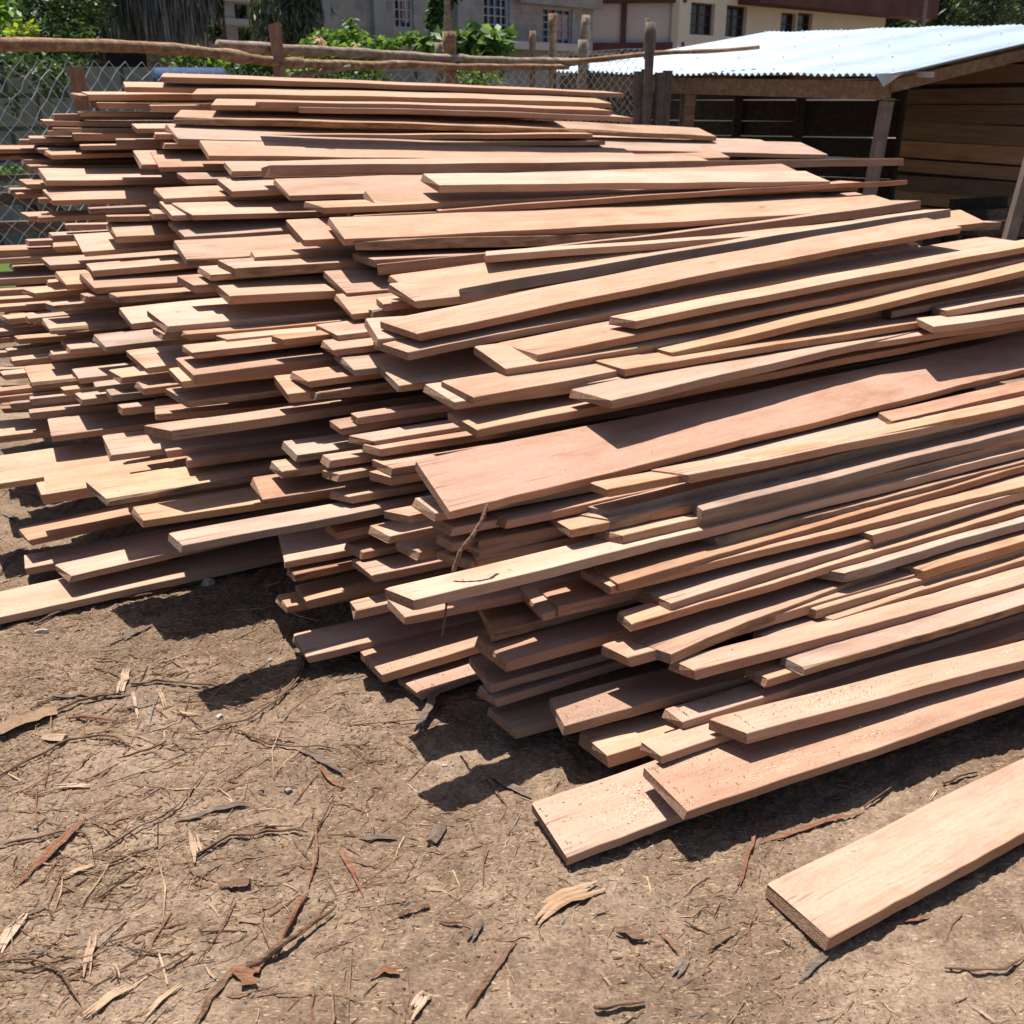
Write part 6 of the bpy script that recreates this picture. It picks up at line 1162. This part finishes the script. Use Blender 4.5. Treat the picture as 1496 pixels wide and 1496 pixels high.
def window(root, a, d, n_, x0, x1, z0, z1, nx, nz, rec=.12, curtain=False, bars=FRAME):
    """frame with glazing bars (pattern) > pane"""
    mb = MB(); b_ = .035
    P = lambda x, y, z: a+d*x+n_*y+Vector((0,0,z))
    def bar(xa, xb, za, zb, th=.025): mb.box(P((xa+xb)/2, rec, (za+zb)/2), d*(xb-xa)/2, n_*th, Vector((0,0,(zb-za)/2)))
    bar(x0, x0+b_, z0, z1); bar(x1-b_, x1, z0, z1); bar(x0+b_, x1-b_, z0, z0+b_); bar(x0+b_, x1-b_, z1-b_, z1)
    for i in range(1, nx): x = x0+(x1-x0)*i/nx; bar(x-.011, x+.011, z0+b_, z1-b_, .014)
    for j in range(1, nz): z = z0+(z1-z0)*j/nz; bar(x0+b_, x1-b_, z-.010, z+.010, .010)
    loc = Vector(root.location)
    mb.v = [tuple(Vector(p)-loc) for p in mb.v]; fr = mb.build('window', [bars], root)
    mb = MB(); mb.box(P((x0+x1)/2, rec+.035, (z0+z1)/2), d*(x1-x0)/2, n_*.004, Vector((0,0,(z1-z0)/2)))
    mb.v = [tuple(Vector(p)-loc) for p in mb.v]; mb.build('pane', [GLASS], fr)
    if curtain:
        mb = MB(); xa = x0+(x1-x0)*.55; mb.box(P((xa+x1-.05)/2, rec+.022, (z0+z1)/2), d*(x1-.05-xa)/2, n_*.003, Vector((0,0,(z1-z0)*.36)))
        mb.v = [tuple(Vector(p)-loc) for p in mb.v]; mb.build('curtain', [CURT], fr)
def wall_part(root, name, a, d, x0, x1, z0, z1, th, mats, openings=()):
    o = wall_obj(name, a+d*x0, a+d*x1, z0, z1, th, mats, None, None, root, [(p-x0, q-x0, r, s) for p, q, r, s in openings])
    o.matrix_parent_inverse = Matrix.Identity(4); o.location = Vector(o.location)-Vector(root.location); return o
def slab(root, name, a, d, n_, x0, x1, y0, y1, z0, z1, mats):
    mb = MB(); P = a+d*((x0+x1)/2)+n_*((y0+y1)/2)+Vector((0,0,(z0+z1)/2)); mb.box(P, d*(x1-x0)/2, n_*(y1-y0)/2, Vector((0,0,(z1-z0)/2)))
    return part(mb, name, mats, root)
# grey concrete-block house
a, d, n_, L_ = plan(at(462,60,17.2), at(866,60,21.5))
root = empty('block_house', a, 'grey concrete-block house with barred windows and pale columns', 'house')
wins = [(578,605,-30,41,3,5),(707,744,-30,47,4,6),(793,836,10,64,4,5)]
ops = []
for (u0,u1,v0,v1,nx,nz) in wins:
    x0, x1 = on_plan(a,d,u0), on_plan(a,d,u1); ops.append((x0, x1, zat(a,d,x0,v1), zat(a,d,x0,v0)))
wall_part(root, 'wall', a, d, 0, L_, -.1, 6.2, .2, [BLOCK], ops)
for (u0,u1,v0,v1,nx,nz), (x0,x1,z0,z1) in zip(wins, ops): window(root, a, d, n_, x0, x1, z0, z1, nx, nz, .07, u0 != 707)
for (u0, u1) in ((468,479),(543,560),(664,682)):
    x0, x1 = on_plan(a,d,u0), on_plan(a,d,u1); slab(root, 'column', a, d, n_, x0, x1, -.10, -.003, -.1, 6.3, [PLAST])
x0, x1 = on_plan(a,d,690), on_plan(a,d,843); z1 = zat(a,d,x1,66); slab(root, 'ledge', a, d, n_, x0, x1, -.32, -.003, z1-.14, z1, [flatmat('pale_ledge',(.40,.39,.37),(.48,.47,.445))])
x0 = on_plan(a,d,752); z1 = zat(a,d,L_,14); slab(root, 'beam', a, d, n_, x0, L_+.1, -.16, -.003, z1, z1+.5, [CONC])
slab(root, 'side_wall', a+d*L_, n_, -d, .003, 7, 0, .2, -.1, 6.2, [BLOCK])
slab(root, 'roof', a, d, n_, -.4, L_+.4, -.5, 7.2, 6.203, 6.35, [CONC])
# cream house
a, d, n_, L_ = plan(at(860,60,26.5), at(1000,60,26.2))
root = empty('cream_house', a, 'cream two-storey house with brown beams and dark windows above the metal roof', 'house')
wall_part(root, 'wall', a, d, -.4, L_, -.1, 7, .2, [PINKW])
for (u0, u1) in ((907,915),(980,988)):
    x0, x1 = on_plan(a,d,u0), on_plan(a,d,u1); slab(root, 'column', a, d, n_, x0, x1, -.08, -.003, -.1, 7, [BROWN])
z1 = zat(a,d,0,6); slab(root, 'beam', a, d, n_, -.4, L_, -.16, -.083, z1, z1+.7, [BROWN])
z1 = zat(a,d,0,63); slab(root, 'beam', a, d, n_, -.4, L_, -.14, -.083, z1-.22, z1, [BROWN])
a2, d2, n2, L2 = plan(at(990,60,26.0), at(1290,60,31.5))
wins = [(1008,1043,3,50,2,3),(1060,1090,7,53,2,3),(1140,1162,18,50,1,2),(1164,1186,18,50,1,2)]
ops = []
for (u0,u1,v0,v1,nx,nz) in wins:
    x0, x1 = on_plan(a2,d2,u0), on_plan(a2,d2,u1); ops.append((x0, x1, zat(a2,d2,x0,v1), zat(a2,d2,x0,v0)))
o = wall_part(root, 'wall', a2, d2, 0, L2, -.1, 7.5, .25, [CREAM], ops)
for (u0,u1,v0,v1,nx,nz), (x0,x1,z0,z1) in zip(wins, ops): window(root, a2, d2, n2, x0, x1, z0, z1, nx, nz, .14, False, BROWN)
# upper floor overhang with its brown edge: descends to the right as seen because it recedes
x1 = on_plan(a2,d2,1335); z1 = zat(a2,d2,on_plan(a2,d2,1200),18)
slab(root, 'fascia', a2, d2, n2, on_plan(a2,d2,1075), x1, -.75, -.003, z1, z1+.62, [BROWN])
slab(root, 'upper_wall', a2, d2, n2, on_plan(a2,d2,1085), L2, -.5, -.05, z1+.623, 8.5, [CREAM])
slab(root, 'roof', a2, d2, n2, -.5, L2+.6, -1.0, 7, 8.503, 8.7, [BROWN])
# unfinished concrete frame building
a, d, n_, L_ = plan(at(268,60,33), at(385,60,35))
root = empty('unfinished_building', a, 'unfinished raw concrete building with dark empty window openings', 'building')
wins = [(298,312,-8,16),(345,369,5,27),(347,372,39,63),(303,311,34,53),(345,369,-30,-8)]
ops = []
for (u0,u1,v0,v1) in wins:
    x0, x1 = on_plan(a,d,u0), on_plan(a,d,u1); ops.append((x0, x1, zat(a,d,x0,v1), zat(a,d,x0,v0)))
wall_part(root, 'wall', a, d, -1.2, L_+1, -.1, 9, .25, [CONC], ops)
slab(root, 'back_wall', a, d, n_, -1.2, L_+1, 3, 3.2, -.1, 9, [VOID])  # coloured near black to stand for the unlit inside
for v in (31, -4):
    z1 = zat(a,d,L_/2,v); slab(root, 'floor_slab', a, d, n_, -1.2, L_+1, -.12, -.003, z1-.1, z1+.1, [flatmat('slab_edge',(.30,.29,.28),(.40,.39,.37))])
slab(root, 'roof_slab', a, d, n_, -1.4, L_+1.2, -.3, 3.4, 9.003, 9.2, [CONC])

# ------------------------------------------------------------------ shed with corrugated roof
R_ = at(1302,109,8.6); Lc = at(812,104,11.9)
zr = R_.z; zl = Lc.z
ev = Vector((Lc.x-R_.x, Lc.y-R_.y, 0)); EL = ev.length; ed = ev/EL; pd = Vector((ed.y, -ed.x, 0))
if pd.y < 0: pd = -pd
QD = 3.7; rise = .145
root = empty('timber_shed', (R_.x, R_.y, 0), 'low timber shed with a shiny corrugated metal roof on crooked posts', 'shed')
m, nt, b = mat('corrugated_iron'); tc = nd(nt, 'ShaderNodeTexCoord'); n = noise(nt, tc.outputs['Object'], 2.5, 4, .6)
nt.links.new(ramp(nt, n, [(.3,(.40,.475,.545)),(.7,(.50,.575,.645))]), b.inputs['Base Color']); b.inputs['Metallic'].default_value = .55; b.inputs['Roughness'].default_value = .5; IRON = m
def roofpt(s, q, dz=0): return R_+ed*s+pd*q+Vector((0,0,(zl-zr)*s/EL+rise*q+dz))
mb = MB(); N = int(EL/.0127); qs = [-.06,.9,1.8,2.7,QD]; vs = []
for i in range(N+1):
    s = -.06+(EL+.1)*i/N
    for q in qs: vs.append(roofpt(s, q, (.013*math.sin(2*PI*s/.076)+.006*math.sin(s*1.9+q)+.005*math.sin(s*7.3))))
k = len(qs); fs = [(i*k+j, (i+1)*k+j, (i+1)*k+j+1, i*k+j+1) for i in range(N) for j in range(k-1)]
b0 = len(vs); vs2 = [v-Vector((0,0,.0025)) for v in vs]
mb.add(vs+vs2, fs+[tuple(b0+x for x in reversed(f)) for f in fs])
# turned-down corner of the end sheet
c_ = [roofpt(-.06,-.06), roofpt(-.06,.5), roofpt(.32,-.06)]
mb.add([c_[0]+Vector((0,0,.02)), roofpt(.11,-.065,.015), roofpt(.0,-.085,-.085), roofpt(-.065,.11,.015)], [(0,2,1),(0,3,2)])
NAILM = flatmat('roof_nail', (.7,.72,.74), (.8,.82,.84))
for q in (.15,1.0,1.9,2.8,3.5):
    for s in np.arange(.1, EL, .62):
        s2 = round(s/.076)*.076+.019; mb.tube([roofpt(s2,q,.012), roofpt(s2,q,.034)], [.010,.004], 6, 1)
roof = part(mb, 'roof', [IRON, NAILM], root)
for p in roof.data.polygons: p.use_smooth = True
SHW = barkmat('shed_board', [(.14,.085,.05),(.23,.14,.085),(.32,.205,.125),(.19,.11,.065)], (3,30,30))
def islandboards(name, c1, c2):
    m, nt, b = mat(name); tc = nd(nt, 'ShaderNodeTexCoord'); ge = nd(nt, 'ShaderNodeNewGeometry')
    P = tc.outputs['Object']; r = math_(nt, 'MULTIPLY', ge.outputs['Random Per Island'], 37.0)
    n1 = noise(nt, mapping(nt, P, (2.5,2.5,26)), 1.0, 6, .72, r); n2 = noise(nt, mapping(nt, P, (1.5,1.5,5)), 1.0, 4, .6, r)
    c = ramp(nt, n1, [(.3, c1), (.7, c2)])
    c = mixc(nt, .9, c, ramp(nt, ge.outputs['Random Per Island'], [(0,(.42,.42,.45)),(.5,(.9,.88,.85)),(1,(1.6,1.3,1.0))]), 'MULTIPLY')
    c = mixc(nt, math_(nt, 'MULTIPLY', ramp(nt, n2, [(.55,(0,0,0)),(.7,(1,1,1))]), .6), c, (c1[0]*.45,c1[1]*.45,c1[2]*.45))
    nt.links.new(c, b.inputs['Base Color']); b.inputs['Roughness'].default_value = .9; bump(nt, b, n1, .6, .006); return m
SHB = islandboards('shed_wall_board', (.19,.115,.066), (.36,.23,.14))
SHD = barkmat('shed_board_shaded', [(.035,.028,.024),(.06,.048,.04),(.085,.068,.056),(.05,.04,.033)], (3,30,30))  # near-black copy of the shed boards, interior shade put into the colour
def span(mb, p, q, w_, h_): 
    p = Vector(p); q = Vector(q); d = q-p; side = Vector((-d.y,d.x,0)).normalized(); upv = d.cross(side).normalized()
    mb.box((p+q)/2, d/2, side*w_/2, upv*h_/2)
mb = MB(); span(mb, roofpt(.02,.04,-.13), roofpt(EL-.05,.04,-.13), .05, .15); part(mb, 'beam', [SHW], root)
mb = MB(); span(mb, roofpt(.0,.03,-.09), roofpt(.0,QD-.05,-.09), .05, .10); part(mb, 'rafter', [SHW], root)
for s in (1.2,2.4,3.6):
    mb = MB(); span(mb, roofpt(s,.10,-.105), roofpt(s,QD-.05,-.105), .05, .10); part(mb, 'rafter', [SHW], root)
for q in (.35,1.7,3.0):
    mb = MB(); span(mb, roofpt(-.16 if q < 1 else .03,q,-.045), roofpt(EL-.1,q,-.045), .05, .045); part(mb, 'purlin', [flatmat('purlin_pale',(.42,.34,.28),(.52,.43,.36)) if q < 1 else SHW], root)
def post(a_, f, w_, m_):
    mb = MB(); a_ = Vector(a_); f = Vector(f); d = a_-f; sx = Vector((1,0,0)).cross(d).normalized()*w_/2; sy = d.cross(sx).normalized()*w_/2
    mb.box((a_+f)/2, d/2, sx, sy); part(mb, 'post', [m_], root)
POSTG = barkmat('post_grey', [(.13,.10,.083),(.20,.155,.13),(.26,.21,.18),(.17,.125,.10)], (40,40,6))
p = roofpt(.03,.03,-.215); g = at(1255,400,8.6); post(p, (p.x-.12, p.y-.03, -.05), .095, POSTG)
p = roofpt(EL*.53,.07,-.215); post(p, (p.x-.04, p.y, -.05), .10, SHW)
p = roofpt(EL*.57,.16,-.215); post(p, (p.x-.03, p.y, -.05), .06, POSTG)
p = roofpt(EL-.1,.05,-.215); post(p, (p.x, p.y, -.05), .09, STAKEG)
rp = at(1532,140,8.1); post((rp.x,rp.y,rp.z), (rp.x-.18, rp.y, -.05), .085, POSTG)
# boarded walls: boards with gaps, plus an added dark layer behind the side wall
def boards(name, p, q, ztop, z0, hb, gap, m_, seed, jitter=.02, skip=()):
    rr = random.Random(seed); mb = MB(); p = Vector((p.x,p.y,0)); q = Vector((q.x,q.y,0)); d = (q-p); n_ = Vector((-d.y,d.x,0)).normalized(); z = z0; k = 0
    while z < max(ztop):
        h_ = hb*rr.uniform(.8,1.2)
        if k not in skip:
            za, zb = z+h_/2+rr.uniform(-jitter,jitter), z+h_/2+rr.uniform(-jitter,jitter)
            top0, top1 = min(za+h_/2, ztop[0]), min(zb+h_/2, ztop[1])
            if za-h_/2 < ztop[0]-.03 and zb-h_/2 < ztop[1]-.03:
                off = n_*rr.uniform(-.006,.006)*(1 if k%2 else -1)
                a1, b1 = p+off+Vector((0,0,za-h_/2)), q+off+Vector((0,0,zb-h_/2)); a2_, b2_ = p+off+Vector((0,0,top0)), q+off+Vector((0,0,top1)); t_ = n_*.022
                mb.add([a1,b1,b2_,a2_,a1+t_,b1+t_,b2_+t_,a2_+t_], [(0,1,2,3),(5,4,7,6),(3,2,6,7),(1,0,4,5),(0,3,7,4),(2,1,5,6)])
        z += h_+gap*rr.uniform(.2,1.6); k += 1
    return part(mb, name, [m_], root)
w0 = at(1318,200,11.4); w1 = at(1640,200,9.2)
boards('side_wall', w0, w1, (2.25,2.12), .05, .155, .016, SHB, 3, .022)
boards('added_backing', w0+Vector((.05,.09,0)), w1+Vector((.05,.09,0)), (2.2,2.1), .05, .3, -.004, SHD, 9, .0)  # added layer, coloured dark so the gaps in front read as shade
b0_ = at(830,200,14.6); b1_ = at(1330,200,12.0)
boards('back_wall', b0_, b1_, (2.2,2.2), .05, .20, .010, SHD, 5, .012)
for u in (1085,1178,1335):
    q = on_plan(Vector((b0_.x,b0_.y,0)), (Vector((b1_.x,b1_.y,0))-Vector((b0_.x,b0_.y,0))).normalized(), u); p = Vector((b0_.x,b0_.y,0))+(Vector((b1_.x,b1_.y,0))-Vector((b0_.x,b0_.y,0))).normalized()*q
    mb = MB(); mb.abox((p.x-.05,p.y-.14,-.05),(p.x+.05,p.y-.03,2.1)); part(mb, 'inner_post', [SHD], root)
rrs = random.Random(4)
for k, (u0, v0, u1, v1, t) in enumerate(((1400,300,1600,290,8.9),(1360,318,1600,312,8.7),(1330,335,1600,330,8.6))):
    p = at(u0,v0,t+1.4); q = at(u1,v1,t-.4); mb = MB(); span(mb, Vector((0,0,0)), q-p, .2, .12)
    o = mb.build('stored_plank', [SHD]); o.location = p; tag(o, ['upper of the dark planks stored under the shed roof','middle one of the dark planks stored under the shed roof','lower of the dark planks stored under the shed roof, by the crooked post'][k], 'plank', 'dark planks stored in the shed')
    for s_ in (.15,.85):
        f = p.lerp(q,s_); mb = MB(); mb.abox((-.06,-.06,-f.z),(.06,.06,-.063)); o2 = mb.build('trestle_leg', [SHD], o); o2.location = f-p

# ------------------------------------------------------------------ light, world, camera
SUN_EL, SUN_AZ = math.radians(73), math.radians(-29)      # azimuth clockwise from +Y
sd = Vector((math.sin(SUN_AZ)*math.cos(SUN_EL), math.cos(SUN_AZ)*math.cos(SUN_EL), math.sin(SUN_EL)))
ld = bpy.data.lights.new('sun', 'SUN'); ld.energy = 5.0; ld.angle = math.radians(.53); ld.color = (1,.965,.91)
lo = bpy.data.objects.new('sun', ld); lo.rotation_euler = sd.to_track_quat('Z', 'Y').to_euler(); lo.location = (0,0,12); link(lo)
w = bpy.data.worlds.new('World'); scn.world = w; w.use_nodes = True
nt = w.node_tree; bg = nt.nodes['Background']
sky = nt.nodes.new('ShaderNodeTexSky'); sky.sky_type = 'NISHITA'; sky.sun_disc = False
sky.sun_elevation = SUN_EL; sky.sun_rotation = SUN_AZ; sky.air_density = 1.0; sky.dust_density = 1.5; sky.ozone_density = 1
nt.links.new(sky.outputs[0], bg.inputs['Color']); bg.inputs['Strength'].default_value = .07
cd = bpy.data.cameras.new('camera'); cam = bpy.data.objects.new('camera', cd); link(cam)
cam.location = (0,0,CAM_H); cam.rotation_euler = (PI/2-TH, 0, 0)
cd.sensor_fit = 'HORIZONTAL'; cd.sensor_width = 36; cd.lens = 1500/1496*36
cd.clip_start = .05; cd.clip_end = 600
cd.dof.use_dof = True; cd.dof.focus_distance = 2.75; cd.dof.aperture_fstop = 8
scn.camera = cam
scn.view_settings.view_transform = 'Standard'; scn.view_settings.look = 'None'
scn.view_settings.exposure = 0.87; scn.view_settings.gamma = 1; scn.view_settings.use_curve_mapping = False
scn.cycles.max_bounces = 6; scn.cycles.diffuse_bounces = 2; scn.cycles.use_denoising = True
